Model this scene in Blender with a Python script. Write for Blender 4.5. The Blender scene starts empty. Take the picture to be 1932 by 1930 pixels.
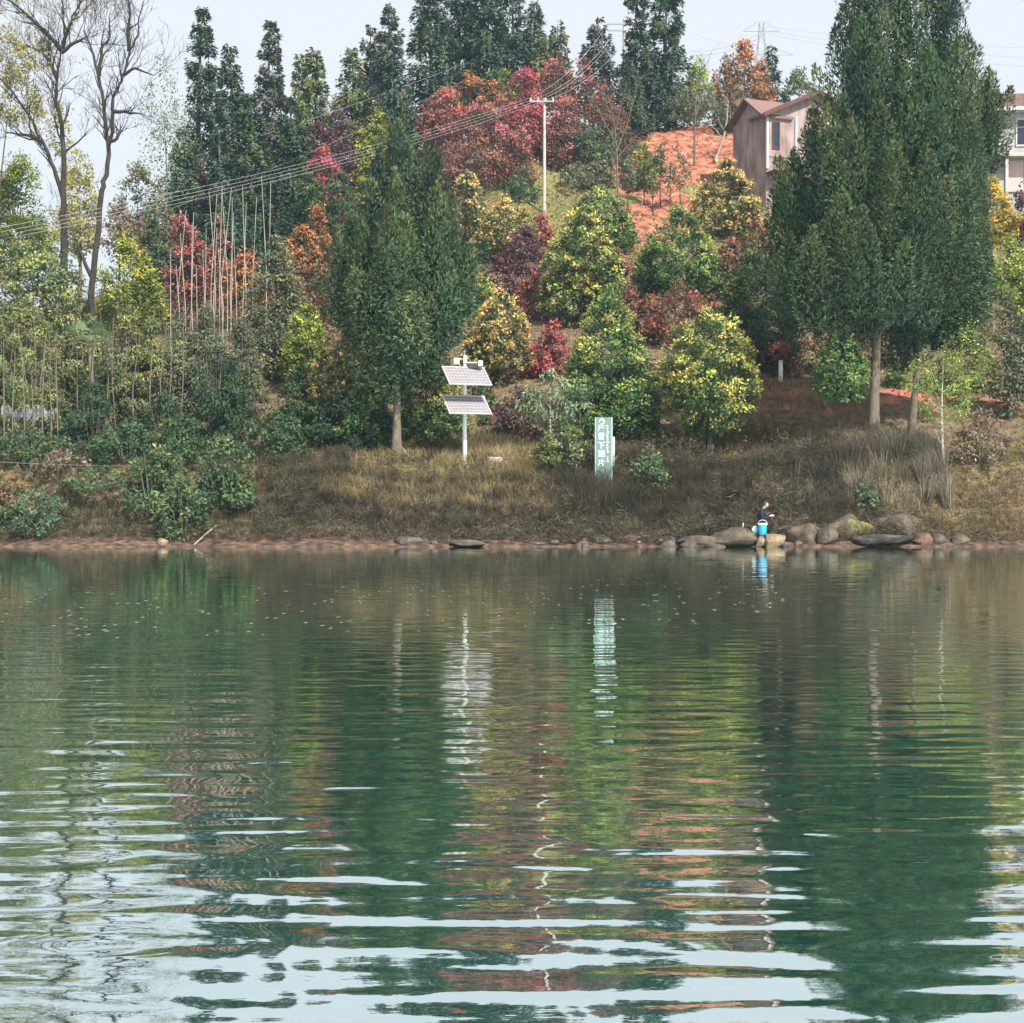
import bpy, bmesh, math, random
import numpy as np
from mathutils import Vector

# ------------------------------------------------------------------ camera, sky, sun, exposure
SC = bpy.context.scene
COL = SC.collection
CAM_H = 2.5
F_PX = 2973.0                      # focal length, in pixels of a 1932 pixel wide picture
HORIZON = 912.0
PITCH = math.atan((965.0 - HORIZON) / F_PX)
cam_data = bpy.data.cameras.new('camera')
cam_data.sensor_fit = 'HORIZONTAL'
cam_data.sensor_width = 36.0
cam_data.lens = 36.0 * F_PX / 1932.0
cam_data.clip_start = 0.1
cam_data.clip_end = 5000.0
cam = bpy.data.objects.new('camera', cam_data)
COL.objects.link(cam)
cam.location = (0, 0, CAM_H)
cam.rotation_euler = (math.pi / 2 - PITCH, 0, 0)
SC.camera = cam

SUN_DIR = Vector((0.50, -0.70, 1.0)).normalized()       # towards the sun: right of and behind the camera
SUN_EL = math.asin(SUN_DIR.z)
SUN_AZ = math.atan2(SUN_DIR.x, SUN_DIR.y)
world = bpy.data.worlds.new('World')
SC.world = world
world.use_nodes = True
wn, wl = world.node_tree.nodes, world.node_tree.links
wn.clear()
w_out = wn.new('ShaderNodeOutputWorld')
w_bg = wn.new('ShaderNodeBackground')
w_sky = wn.new('ShaderNodeTexSky')
w_sky.sky_type = 'NISHITA'
w_sky.sun_disc = False
w_sky.sun_elevation = SUN_EL
w_sky.sun_rotation = SUN_AZ
w_sky.air_density = 1.0
w_sky.dust_density = 4.0
w_sky.ozone_density = 2.0
w_mix = wn.new('ShaderNodeMix')
w_mix.data_type = 'RGBA'
w_mix.inputs[0].default_value = 0.62
w_mix.inputs[7].default_value = (11.3, 11.3, 11.6, 1)    # thin even overcast haze over the blue
wl.new(w_sky.outputs[0], w_mix.inputs[6])
wl.new(w_mix.outputs[2], w_bg.inputs[0])
w_bg.inputs[1].default_value = 0.061
wl.new(w_bg.outputs[0], w_out.inputs[0])

sun_data = bpy.data.lights.new('sun', 'SUN')
sun_data.energy = 5.0
sun_data.angle = math.radians(0.9)
sun_data.color = (1.0, 0.93, 0.82)
sun = bpy.data.objects.new('sun', sun_data)
COL.objects.link(sun)
sun.rotation_euler = SUN_DIR.to_track_quat('Z', 'Y').to_euler()
SC.view_settings.view_transform = 'Standard'
SC.view_settings.look = 'None'
SC.view_settings.exposure = 0.92
SC.view_settings.gamma = 1.0
SC.cycles.max_bounces = 6
SC.cycles.diffuse_bounces = 3
SC.cycles.glossy_bounces = 3
SC.cycles.transmission_bounces = 4
SC.cycles.transparent_max_bounces = 6
SC.cycles.use_denoising = True

# ------------------------------------------------------------------ helpers
RNG = np.random.default_rng(7)
random.seed(7)
CT, ST = math.cos(PITCH), math.sin(PITCH)

def at(px, py, Y):
    """world point seen at picture position (px, py) and standing Y metres away"""
    dx, dy = (px - 966.0) / F_PX, (965.0 - py) / F_PX
    ry, rz = CT + dy * ST, -ST + dy * CT
    t = Y / ry
    return Vector((dx * t, Y, CAM_H + rz * t))

def proj_y(X, Y, Z):
    fwd = Y * CT - (Z - CAM_H) * ST
    up = Y * ST + (Z - CAM_H) * CT
    return 965.0 - up / fwd * F_PX

def hash2(ix, iy, seed):
    h = (ix.astype(np.int64) * 374761393 + iy.astype(np.int64) * 668265263 + seed * 974711) & 0xffffffff
    h = ((h ^ (h >> 13)) * 1274126177) & 0xffffffff
    return ((h ^ (h >> 16)) & 0xffff) / 65535.0

def vnoise(x, y, seed=0):
    x, y = np.asarray(x, float), np.asarray(y, float)
    ix, iy = np.floor(x), np.floor(y)
    fx, fy = x - ix, y - iy
    fx, fy = fx * fx * (3 - 2 * fx), fy * fy * (3 - 2 * fy)
    a = hash2(ix, iy, seed); b = hash2(ix + 1, iy, seed)
    c = hash2(ix, iy + 1, seed); d = hash2(ix + 1, iy + 1, seed)
    return (a + (b - a) * fx) * (1 - fy) + (c + (d - c) * fx) * fy

def fbm(x, y, seed=0, octs=3):
    v, amp, tot = 0, 1.0, 0
    for o in range(octs):
        v = v + vnoise(x * 2 ** o, y * 2 ** o, seed + o * 17) * amp
        tot += amp
        amp *= 0.5
    return v / tot

BASE_Y = [-60, -20, 0, 3, 9, 52, 59, 62, 63.4, 64.3, 66.3, 70, 76, 100, 120, 127, 135, 142, 160, 200, 420, 1500]
BASE_Z = [2.4, 1.6, 0.8, -0.6, -3, -3, -1.3, 0.0, 0.42, 1.15, 3.2, 4.2, 7.0, 15.5, 22.5, 26.0, 31.5, 33.6, 34, 30, 27, 20]
C_X = [-200, -40, -30, -22, -10, -3, 60, 200]
C_C = [0.35, 0.45, 0.6, 0.78, 0.95, 1.0, 1.0, 0.8]

def ground(X, Y):
    X, Y = np.asarray(X, float), np.asarray(Y, float)
    wob = (fbm(X * 0.12, Y * 0 + 3.1, 5) - 0.5) * 1.5 * np.clip((Y - 50) / 10, 0, 1)
    b = np.interp(Y + wob, BASE_Y, BASE_Z)
    c = np.interp(X, C_X, C_C)
    z = np.where(b > 4.2, 4.2 + (b - 4.2) * c, b)
    amp = np.clip((Y - 62.3) / 4, 0, 1) * np.interp(Y, [60, 75, 150, 400], [0.45, 0.9, 1.4, 6])
    z = z + (fbm(X * 0.22, Y * 0.22, 11) - 0.5) * amp
    z = z + 1.1 * np.exp(-((X - 14.5) / 6) ** 2 - ((Y - 140) / 5) ** 2)
    z = z + (fbm(X * 0.9, Y * 0.9, 71) - 0.5) * 1.6 * np.exp(-((X - 13) / 7) ** 2 - ((Y - 128) / 12) ** 2)
    z = z + (fbm(X * 1.7, Y * 1.7, 23) - 0.5) * np.clip((Y - 61.5) / 2, 0, 1) * 0.16
    return z

def gz(X, Y):
    return float(ground(np.array([X]), np.array([Y]))[0])

def hit(px, py, y0=62.2, y1=158.0):
    """depth at which the sight line through (px, py) meets the hillside"""
    Ys = np.arange(y0, y1, 0.25)
    dx, dy = (px - 966.0) / F_PX, (965.0 - py) / F_PX
    ry, rz = CT + dy * ST, -ST + dy * CT
    t = Ys / ry
    g = ground(dx * t, Ys)
    below = np.nonzero(g >= CAM_H + rz * t)[0]
    return float(Ys[below[0]]) if len(below) else None

_ONES = ['', 'first', 'second', 'third', 'fourth', 'fifth', 'sixth', 'seventh', 'eighth', 'ninth', 'tenth', 'eleventh', 'twelfth', 'thirteenth',
         'fourteenth', 'fifteenth', 'sixteenth', 'seventeenth', 'eighteenth', 'nineteenth', 'twentieth']
def ordinal(i):
    if i <= 20:
        return _ONES[i]
    return 'thirtieth' if i == 30 else ('twenty-' if i < 30 else 'thirty-') + _ONES[i % 10]
USED = {}
def tag(o, label, cat, group=None):
    assert label not in USED or (group and USED[label] == group), label
    USED[label] = group
    o['label'] = label
    o['category'] = cat
    if group:
        o['group'] = group
    return o

def empty(name, loc, label=None, cat=None, group=None, rz=0.0):
    o = bpy.data.objects.new(name, None)
    COL.objects.link(o)
    o.location = loc
    o.rotation_euler = (0, 0, rz)
    o.empty_display_size = 0.3
    if label:
        tag(o, label, cat, group)
    return o

def link_mesh(name, me, mat, parent=None, world_space=True):
    o = bpy.data.objects.new(name, me)
    COL.objects.link(o)
    if mat:
        me.materials.append(mat)
    if parent:
        o.parent = parent
        if world_space:      # mesh is written in world coordinates
            loc = Vector(parent.location)
            me.transform(__import__('mathutils').Matrix.Translation(-loc))
    return o

def np_mesh(name, verts, faces_list, colors=None, smooth=False):
    """faces_list: list of integer arrays (n, k)"""
    me = bpy.data.meshes.new(name)
    V = np.ascontiguousarray(verts, dtype=np.float32)
    me.vertices.add(len(V))
    me.vertices.foreach_set('co', V.ravel())
    loops = np.concatenate([f.ravel() for f in faces_list]).astype(np.int32)
    counts = np.concatenate([np.full(len(f), f.shape[1]) for f in faces_list]).astype(np.int32)
    starts = np.concatenate([[0], np.cumsum(counts)[:-1]]).astype(np.int32)
    me.loops.add(len(loops))
    me.loops.foreach_set('vertex_index', loops)
    me.polygons.add(len(counts))
    me.polygons.foreach_set('loop_start', starts)
    try:
        me.polygons.foreach_set('loop_total', counts)
    except Exception:
        pass
    if smooth:
        me.polygons.foreach_set('use_smooth', np.ones(len(counts), dtype=bool))
    me.update(calc_edges=True)
    if colors is not None:
        at_ = me.color_attributes.new('Col', 'FLOAT_COLOR', 'POINT')
        c4 = np.ones((len(V), 4), dtype=np.float32)
        c4[:, :3] = colors
        at_.data.foreach_set('color', c4.ravel())
    return me

def norm(a):
    return a / np.maximum(np.linalg.norm(a, axis=-1, keepdims=True), 1e-9)

def leaf_mesh(name, P, D, N, L, W, C):
    """kite shaped leaves: P base points, D long direction, N face normal, L length, W width, C colours"""
    D = norm(D)
    N = norm(N - (N * D).sum(1, keepdims=True) * D)
    S = np.cross(D, N)
    L, W = np.asarray(L).reshape(-1, 1), np.asarray(W).reshape(-1, 1)
    n = len(P)
    V = np.empty((n, 4, 3))
    mid = P + D * L * 0.45 + N * L * 0.08
    V[:, 0] = P
    V[:, 1] = mid + S * W * 0.5
    V[:, 2] = P + D * L - N * L * 0.04
    V[:, 3] = mid - S * W * 0.5
    F = np.arange(4 * n).reshape(n, 4)
    return np_mesh(name, V.reshape(-1, 3), [F], np.repeat(C, 4, axis=0))

def blade_mesh(name, P, H, lean, W, C, droop=0.5):
    """bent grass blades: P bases, H heights, lean horizontal tip offset (n,2), W widths"""
    n = len(P)
    a = RNG.uniform(0, math.pi, n)
    side = np.stack([np.cos(a), np.sin(a) * 0.6, np.zeros(n)], 1) * (W * 0.5)[:, None]
    ln = np.concatenate([lean, np.zeros((n, 1))], 1)
    up = np.zeros((n, 3)); up[:, 2] = 1
    mid = P + up * (H * 0.62)[:, None] + ln * 0.35
    tip = P + up * (H * (1 - 0.25 * droop * np.minimum(1, np.linalg.norm(lean, axis=1) / H)))[:, None] + ln
    V = np.stack([P - side, P + side, mid + side * 0.7, mid - side * 0.7, tip], 1)
    b = (np.arange(n) * 5)[:, None]
    Q = b + np.array([[0, 1, 2, 3]])
    T = b + np.array([[3, 2, 4]])
    return np_mesh(name, V.reshape(-1, 3), [Q, T], np.repeat(C, 5, axis=0))

def tubes_mesh(name, segs, sides=6, colors=None):
    """tapered tubes: segs list of polylines [(p, r), ...]"""
    Vs, Fs, off = [], [], 0
    for poly in segs:
        pts = np.array([tuple(p) for p, r in poly], float)
        rs = np.array([r for p, r in poly], float)
        k = len(pts)
        tang = np.gradient(pts, axis=0)
        tang = norm(tang)
        ref = np.where(np.abs(tang[:, 2:3]) > 0.9, np.array([[1.0, 0, 0]]), np.array([[0, 0, 1.0]]))
        u = norm(np.cross(tang, ref)); v = np.cross(tang, u)
        ang = np.arange(sides) / sides * 2 * math.pi
        ring = pts[:, None, :] + rs[:, None, None] * (np.cos(ang)[None, :, None] * u[:, None, :] + np.sin(ang)[None, :, None] * v[:, None, :])
        Vs.append(ring.reshape(-1, 3))
        i = np.arange(k - 1)[:, None] * sides
        j = np.arange(sides)[None, :]
        a = off + i + j; b = off + i + (j + 1) % sides
        Fs.append(np.stack([a, b, b + sides, a + sides], -1).reshape(-1, 4))
        off += k * sides
    return np_mesh(name, np.concatenate(Vs), [np.concatenate(Fs)], smooth=True)

def bm_box(bm, c, s, rot=None):
    r = bmesh.ops.create_cube(bm, size=1.0)['verts']
    bmesh.ops.scale(bm, vec=s, verts=r)
    if rot is not None:
        bmesh.ops.rotate(bm, cent=(0, 0, 0), matrix=rot, verts=r)
    bmesh.ops.translate(bm, vec=c, verts=r)
    return r

def bm_obj(name, bm, mat, parent=None, bevel=0.0, smooth=False):
    if bevel:
        bmesh.ops.bevel(bm, geom=bm.edges[:], offset=bevel, segments=1, affect='EDGES')
    me = bpy.data.meshes.new(name)
    bm.normal_update()
    bm.to_mesh(me)
    bm.free()
    if smooth:
        for p in me.polygons:
            p.use_smooth = True
    return link_mesh(name, me, mat, parent, world_space=False)

def box(name, c, s, mat, parent=None, rot=None, bevel=0.0):
    bm = bmesh.new()
    bm_box(bm, c, s, rot)
    return bm_obj(name, bm, mat, parent, bevel)

# ------------------------------------------------------------------ materials
def new_mat(name):
    m = bpy.data.materials.new(name)
    m.use_nodes = True
    nt = m.node_tree
    b = nt.nodes['Principled BSDF']
    return m, nt.nodes, nt.links, b

def add_noise(nodes, links, scale, detail=4, coord='Object', vec=None):
    tc = nodes.new('ShaderNodeTexCoord')
    n = nodes.new('ShaderNodeTexNoise')
    n.inputs['Scale'].default_value = scale
    n.inputs['Detail'].default_value = detail
    if vec:
        mp = nodes.new('ShaderNodeMapping')
        mp.inputs['Scale'].default_value = vec
        links.new(tc.outputs[coord], mp.inputs[0])
        links.new(mp.outputs[0], n.inputs['Vector'])
    else:
        links.new(tc.outputs[coord], n.inputs['Vector'])
    return n

def ramp(nodes, links, src, stops):
    r = nodes.new('ShaderNodeValToRGB')
    while len(r.color_ramp.elements) > len(stops):
        r.color_ramp.elements.remove(r.color_ramp.elements[-1])
    while len(r.color_ramp.elements) < len(stops):
        r.color_ramp.elements.new(0.5)
    for e, (p, c) in zip(r.color_ramp.elements, stops):
        e.position = p
        e.color = (*c, 1)
    links.new(src, r.inputs[0])
    return r

def plain(name, c1, c2, scale=4.0, rough=0.8, bump=0.0, vec=None, metal=0.0, spec=0.3):
    m, n, l, b = new_mat(name)
    nz = add_noise(n, l, scale, 5, vec=vec)
    r = ramp(n, l, nz.outputs[0], [(0.3, c1), (0.7, c2)])
    l.new(r.outputs[0], b.inputs['Base Color'])
    b.inputs['Roughness'].default_value = rough
    b.inputs['Metallic'].default_value = metal
    b.inputs['Specular IOR Level'].default_value = spec
    if bump:
        bp = n.new('ShaderNodeBump')
        bp.inputs['Distance'].default_value = bump
        l.new(nz.outputs[0], bp.inputs['Height'])
        l.new(bp.outputs[0], b.inputs['Normal'])
    return m

def foliage_mat(name, trans=0.35, rough=0.55, spec=0.25):
    m, n, l, b = new_mat(name)
    a = n.new('ShaderNodeVertexColor'); a.layer_name = 'Col'
    nz = add_noise(n, l, 1.3, 3)
    hsv = n.new('ShaderNodeHueSaturation')
    mr = n.new('ShaderNodeMapRange')
    mr.inputs[1].default_value = 0.25; mr.inputs[2].default_value = 0.75
    mr.inputs[3].default_value = 0.8; mr.inputs[4].default_value = 1.2
    l.new(nz.outputs[0], mr.inputs[0])
    l.new(mr.outputs[0], hsv.inputs['Value'])
    l.new(a.outputs[0], hsv.inputs['Color'])
    l.new(hsv.outputs[0], b.inputs['Base Color'])
    b.inputs['Roughness'].default_value = rough
    b.inputs['Specular IOR Level'].default_value = spec
    t = n.new('ShaderNodeBsdfTranslucent')
    l.new(hsv.outputs[0], t.inputs[0])
    mx = n.new('ShaderNodeMixShader')
    mx.inputs[0].default_value = trans
    l.new(b.outputs[0], mx.inputs[1]); l.new(t.outputs[0], mx.inputs[2])
    l.new(mx.outputs[0], n['Material Output'].inputs[0])
    return m

M_LEAF = foliage_mat('foliage')
M_NEEDLE = foliage_mat('needle_foliage', 0.12, 0.7, 0.1)
M_GRASS = foliage_mat('dry_grass', 0.35, 0.8, 0.1)
M_BARK = plain('bark_grey_brown', (0.075, 0.062, 0.048), (0.19, 0.165, 0.13), 6, 0.95, 0.02, vec=(3, 3, 0.6))
M_BARK_PALE = plain('bark_pale', (0.26, 0.25, 0.20), (0.45, 0.43, 0.36), 5, 0.9, 0.01, vec=(3, 3, 0.6))
M_BARK_DARK = plain('bark_dark', (0.022, 0.019, 0.017), (0.055, 0.047, 0.04), 6, 0.95, 0.02, vec=(3, 3, 0.6))
M_CULM = plain('pale_stem', (0.24, 0.225, 0.19), (0.40, 0.38, 0.33), 3, 0.7, vec=(4, 4, 0.5))
M_WHITEWASH = plain('whitewash', (0.55, 0.54, 0.48), (0.72, 0.71, 0.66), 8, 0.9)
M_WHITE = plain('white_paint', (0.42, 0.46, 0.46), (0.56, 0.60, 0.59), 9, 0.45, spec=0.5)
M_DARKMETAL = plain('dark_metal', (0.02, 0.02, 0.022), (0.05, 0.05, 0.055), 12, 0.5, spec=0.5)
M_CONCRETE = plain('pole_concrete', (0.34, 0.33, 0.31), (0.48, 0.47, 0.44), 5, 0.9)
M_WIRE = plain('wire_aluminium', (0.27, 0.27, 0.27), (0.36, 0.36, 0.355), 3, 0.5, metal=0.0)
M_STEEL = plain('pylon_steel', (0.26, 0.28, 0.31), (0.36, 0.38, 0.41), 3, 0.6)

# terrain: surface kinds are stored as vertex colours (R red soil, G grass, B wet mud)
def terrain_mat():
    m, n, l, b = new_mat('terrain')
    a = n.new('ShaderNodeVertexColor'); a.layer_name = 'Col'
    sep = n.new('ShaderNodeSeparateColor'); l.new(a.outputs[0], sep.inputs[0])
    n1 = add_noise(n, l, 0.55, 6)
    n2 = add_noise(n, l, 3.0, 6)
    n3 = add_noise(n, l, 1.6, 9, vec=(1.0, 0.6, 1.6))
    litter = ramp(n, l, n2.outputs[0], [(0.30, (0.055, 0.045, 0.03)), (0.5, (0.12, 0.09, 0.055)), (0.72, (0.20, 0.15, 0.09))])
    soil = ramp(n, l, n3.outputs[0], [(0.36, (0.11, 0.05, 0.036)), (0.46, (0.27, 0.10, 0.066)), (0.58, (0.35, 0.14, 0.092)), (0.70, (0.45, 0.22, 0.15))])
    grass = ramp(n, l, n2.outputs[0], [(0.3, (0.10, 0.095, 0.035)), (0.6, (0.19, 0.17, 0.065)), (0.8, (0.28, 0.22, 0.11))])
    mud = ramp(n, l, n2.outputs[0], [(0.35, (0.035, 0.027, 0.021)), (0.52, (0.085, 0.058, 0.042)), (0.68, (0.17, 0.10, 0.07))])

    def edge(src, nz, w):
        ad = n.new('ShaderNodeMath'); ad.operation = 'ADD'
        l.new(src, ad.inputs[0]); l.new(nz, ad.inputs[1])
        mr = n.new('ShaderNodeMapRange'); mr.interpolation_type = 'SMOOTHSTEP'
        mr.inputs[1].default_value = 1.0 - w; mr.inputs[2].default_value = 1.0 + w
        l.new(ad.outputs[0], mr.inputs[0])
        return mr.outputs[0]
    cur = litter.outputs[0]
    for src, nz, c, w in ((sep.outputs[1], n1.outputs[0], grass, 0.18), (sep.outputs[0], n1.outputs[0], soil, 0.12), (sep.outputs[2], n2.outputs[0], mud, 0.15)):
        mx = n.new('ShaderNodeMix'); mx.data_type = 'RGBA'
        l.new(edge(src, nz, w), mx.inputs[0])
        l.new(cur, mx.inputs[6]); l.new(c.outputs[0], mx.inputs[7])
        cur = mx.outputs[2]
    l.new(cur, b.inputs['Base Color'])
    b.inputs['Roughness'].default_value = 0.95
    b.inputs['Specular IOR Level'].default_value = 0.15
    bp = n.new('ShaderNodeBump'); bp.inputs['Distance'].default_value = 0.25
    l.new(n3.outputs[0], bp.inputs['Height']); l.new(bp.outputs[0], b.inputs['Normal'])
    return m

def water_mat():
    m, n, l, b = new_mat('lake_water')
    b.inputs['Base Color'].default_value = (0.001, 0.060, 0.046, 1)
    b.inputs['Roughness'].default_value = 0.5
    b.inputs['Specular IOR Level'].default_value = 0.0
    gl = n.new('ShaderNodeBsdfGlossy')
    gl.inputs['Roughness'].default_value = 0.012
    gl.inputs['Color'].default_value = (0.92, 1.0, 0.98, 1)
    fr = n.new('ShaderNodeFresnel'); fr.inputs['IOR'].default_value = 1.333
    pw = n.new('ShaderNodeMath'); pw.operation = 'POWER'; pw.inputs[1].default_value = 0.12
    l.new(fr.outputs[0], pw.inputs[0])
    mxs = n.new('ShaderNodeMixShader')
    l.new(pw.outputs[0], mxs.inputs[0]); l.new(b.outputs[0], mxs.inputs[1]); l.new(gl.outputs[0], mxs.inputs[2])
    l.new(mxs.outputs[0], n['Material Output'].inputs[0])
    geo = n.new('ShaderNodeNewGeometry')
    sp = n.new('ShaderNodeSeparateXYZ'); l.new(geo.outputs['Position'], sp.inputs[0])

    def math_(op, a, c=None, clamp=False):
        x = n.new('ShaderNodeMath'); x.operation = op; x.use_clamp = clamp
        for i, v in enumerate((a, c)):
            if v is None:
                continue
            if isinstance(v, (int, float)):
                x.inputs[i].default_value = v
            else:
                l.new(v, x.inputs[i])
        return x.outputs[0]

    def ripple(sx, sy, detail, rot, dist=0.0):
        mp = n.new('ShaderNodeMapping')
        mp.inputs['Scale'].default_value = (sx, sy, 1)
        mp.inputs['Rotation'].default_value = (0, 0, math.radians(rot))
        l.new(geo.outputs['Position'], mp.inputs[0])
        t = n.new('ShaderNodeTexNoise'); t.inputs['Scale'].default_value = 1.0
        t.inputs['Detail'].default_value = detail
        t.inputs['Distortion'].default_value = dist
        l.new(mp.outputs[0], t.inputs['Vector'])
        return t.outputs[0]

    def prange(src, a0, a1, b0, b1):
        mr = n.new('ShaderNodeMapRange'); mr.interpolation_type = 'SMOOTHSTEP'
        for i, v in enumerate((a0, a1, b0, b1)):
            mr.inputs[1 + i].default_value = v
        l.new(src, mr.inputs[0])
        return mr.outputs[0]
    Y, X = sp.outputs[1], sp.outputs[0]
    swell = ripple(1.05, 2.9, 0.0, 3, 0.4)
    mid = ripple(1.1, 5.0, 0.5, -5)
    fine = ripple(6.0, 20.0, 2.0, 9)
    far_calm = prange(Y, 20, 45, 1.0, 0.22)
    h = math_('MULTIPLY', math_('MULTIPLY', swell, 0.019), prange(Y, 7, 34, 1.0, 0.3))
    h = math_('ADD', h, math_('MULTIPLY', math_('MULTIPLY', mid, 0.0055), far_calm))
    h = math_('ADD', h, math_('MULTIPLY', math_('MULTIPLY', fine, 0.0004), far_calm))
    # rings left by fish rising near the left edge
    for cx, cy, k, amp, reach in ((-2.35, 8.5, 30, 0.0007, 1.2), (-2.9, 10.6, 24, 0.0006, 1.3)):
        dx = math_('SUBTRACT', X, cx); dy = math_('SUBTRACT', Y, cy)
        d = math_('SQRT', math_('ADD', math_('MULTIPLY', dx, dx), math_('MULTIPLY', dy, dy)))
        d = math_('ADD', d, math_('MULTIPLY', mid, 0.55))
        ring = math_('SINE', math_('MULTIPLY', d, k))
        fall = prange(d, reach * 0.2, reach, amp, 0.0)
        h = math_('ADD', h, math_('MULTIPLY', ring, fall))
    # a breeze-touched streak of tiny steep ripples in front of the far bank
    vor = n.new('ShaderNodeTexVoronoi'); vor.inputs['Scale'].default_value = 1.0
    mp = n.new('ShaderNodeMapping'); mp.inputs['Scale'].default_value = (3.6, 0.95, 1)
    l.new(geo.outputs['Position'], mp.inputs[0]); l.new(mp.outputs[0], vor.inputs['Vector'])
    spike = prange(vor.outputs['Distance'], 0.0, 0.2, 1.0, 0.0)
    line = math_('ADD', math_('MULTIPLY', X, -0.22), Y)       # Y - 0.22 X : slanting band
    bandn = ripple(0.10, 0.10, 2.0, 0)
    band = math_('MULTIPLY', prange(line, 26.0, 29.5, 0.0, 1.0), prange(line, 36.0, 42.0, 1.0, 0.0))
    band = math_('MULTIPLY', band, prange(X, 3.0, 8.5, 1.0, 0.0))
    band = math_('MULTIPLY', band, prange(bandn, 0.34, 0.5, 0.0, 1.0))
    h = math_('ADD', h, math_('MULTIPLY', math_('MULTIPLY', spike, band), 0.10))
    bp = n.new('ShaderNodeBump'); bp.inputs['Distance'].default_value = 1.0
    bp.inputs['Strength'].default_value = 1.0
    l.new(h, bp.inputs['Height'])
    for sock in (b.inputs['Normal'], gl.inputs['Normal'], fr.inputs['Normal']):
        l.new(bp.outputs[0], sock)
    return m

# ------------------------------------------------------------------ the ground and the water
def span(a, b, k):
    return list(np.linspace(a, b, k, endpoint=False))
xs = np.array(span(-560, -160, 10) + span(-160, -52, 27) + span(-52, 52, 150) + span(52, 160, 27) + list(np.linspace(160, 560, 11)))
ys = np.array(span(-60, 56, 24) + span(56, 61, 10) + span(61, 72, 56) + span(72, 146, 84) + span(146, 200, 18) + span(200, 420, 16) + list(np.linspace(420, 640, 8)))
GX, GY = np.meshgrid(xs, ys)
GZ = ground(GX, GY)
def soil_mask(X, Y):
    """bare red earth: cut bank by the house, the gully under it, the slope behind the reeds"""
    s = np.zeros_like(X)
    def blob(cx, cy, rx, ry, w=1.0):
        d = ((X - cx) / rx) ** 2 + ((Y - cy) / ry) ** 2
        return np.clip(1.5 - d, 0, 1) * w
    for a in ((15.2, 134.5, 6.0, 6.5), (11.0, 131, 3.0, 5.0), (10.2, 118.5, 3.6, 6.0), (9.2, 111, 1.8, 4.5), (12.2, 123, 2.2, 4.0),
              (18.6, 75, 1.8, 2.6, 0.5), (13.6, 74.5, 3.6, 3.4, 0.40), (22.5, 74, 3.0, 2.4, 0.38)):
        s = np.maximum(s, blob(*a))
    return s
soil = soil_mask(GX, GY)
grassy = np.clip((GY - 100) / 10, 0, 1) * np.clip((GX + 6) / 6, 0, 1) * 0.75
grassy = np.maximum(grassy, np.where(GY > 145, 0.8, 0))
grassy = np.maximum(grassy, np.clip((GY - 64) / 2, 0, 1) * np.clip((72 - GY) / 3, 0, 1) * 0.5)
grassy = np.maximum(grassy, np.where(GY < 5, 0.7, 0))
mud = np.clip((63.7 - GY) / 0.6, 0, 1) * (GY > 50)
nxg, nyg = len(xs), len(ys)
idx = np.arange(nxg * nyg).reshape(nyg, nxg)
F = np.stack([idx[:-1, :-1], idx[:-1, 1:], idx[1:, 1:], idx[1:, :-1]], -1).reshape(-1, 4)
me = np_mesh('terrain', np.stack([GX, GY, GZ], -1).reshape(-1, 3), [F], np.stack([soil, grassy, mud], -1).reshape(-1, 3), smooth=True)
terrain = link_mesh('terrain', me, terrain_mat())
terrain['kind'] = 'structure'

wx = np.array([-556, -200, -60, -20, 20, 60, 200, 556.0]); wy = np.array([2.0, 10, 20, 35, 50, 64.6])
WX, WY = np.meshgrid(wx, wy)
idx = np.arange(WX.size).reshape(WX.shape)
F = np.stack([idx[:-1, :-1], idx[:-1, 1:], idx[1:, 1:], idx[1:, :-1]], -1).reshape(-1, 4)
me = np_mesh('lake_water', np.stack([WX, WY, np.zeros_like(WX)], -1).reshape(-1, 3), [F])
lake = link_mesh('lake_water', me, water_mat())
lake['kind'] = 'structure'
# ------------------------------------------------------------------ foliage generators
def prof(kind, t):
    t = np.clip(t, 0, 1)
    if kind == 'round':
        return np.sqrt(np.maximum(0, 1 - (2 * t - 1) ** 2))
    if kind == 'egg':
        return np.sin(math.pi * t ** 0.62) ** 0.72
    if kind == 'flame':
        return np.sin(math.pi * np.clip(t, 0.004, 1) ** 0.6) ** 0.85
    if kind == 'cone':
        return (1 - t) ** 0.7 * np.minimum(1, 0.45 + t * 5)
    if kind == 'dome':
        return np.sqrt(np.maximum(0, 1 - t * t)) * np.minimum(1, 0.8 + t)
    raise ValueError(kind)

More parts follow.
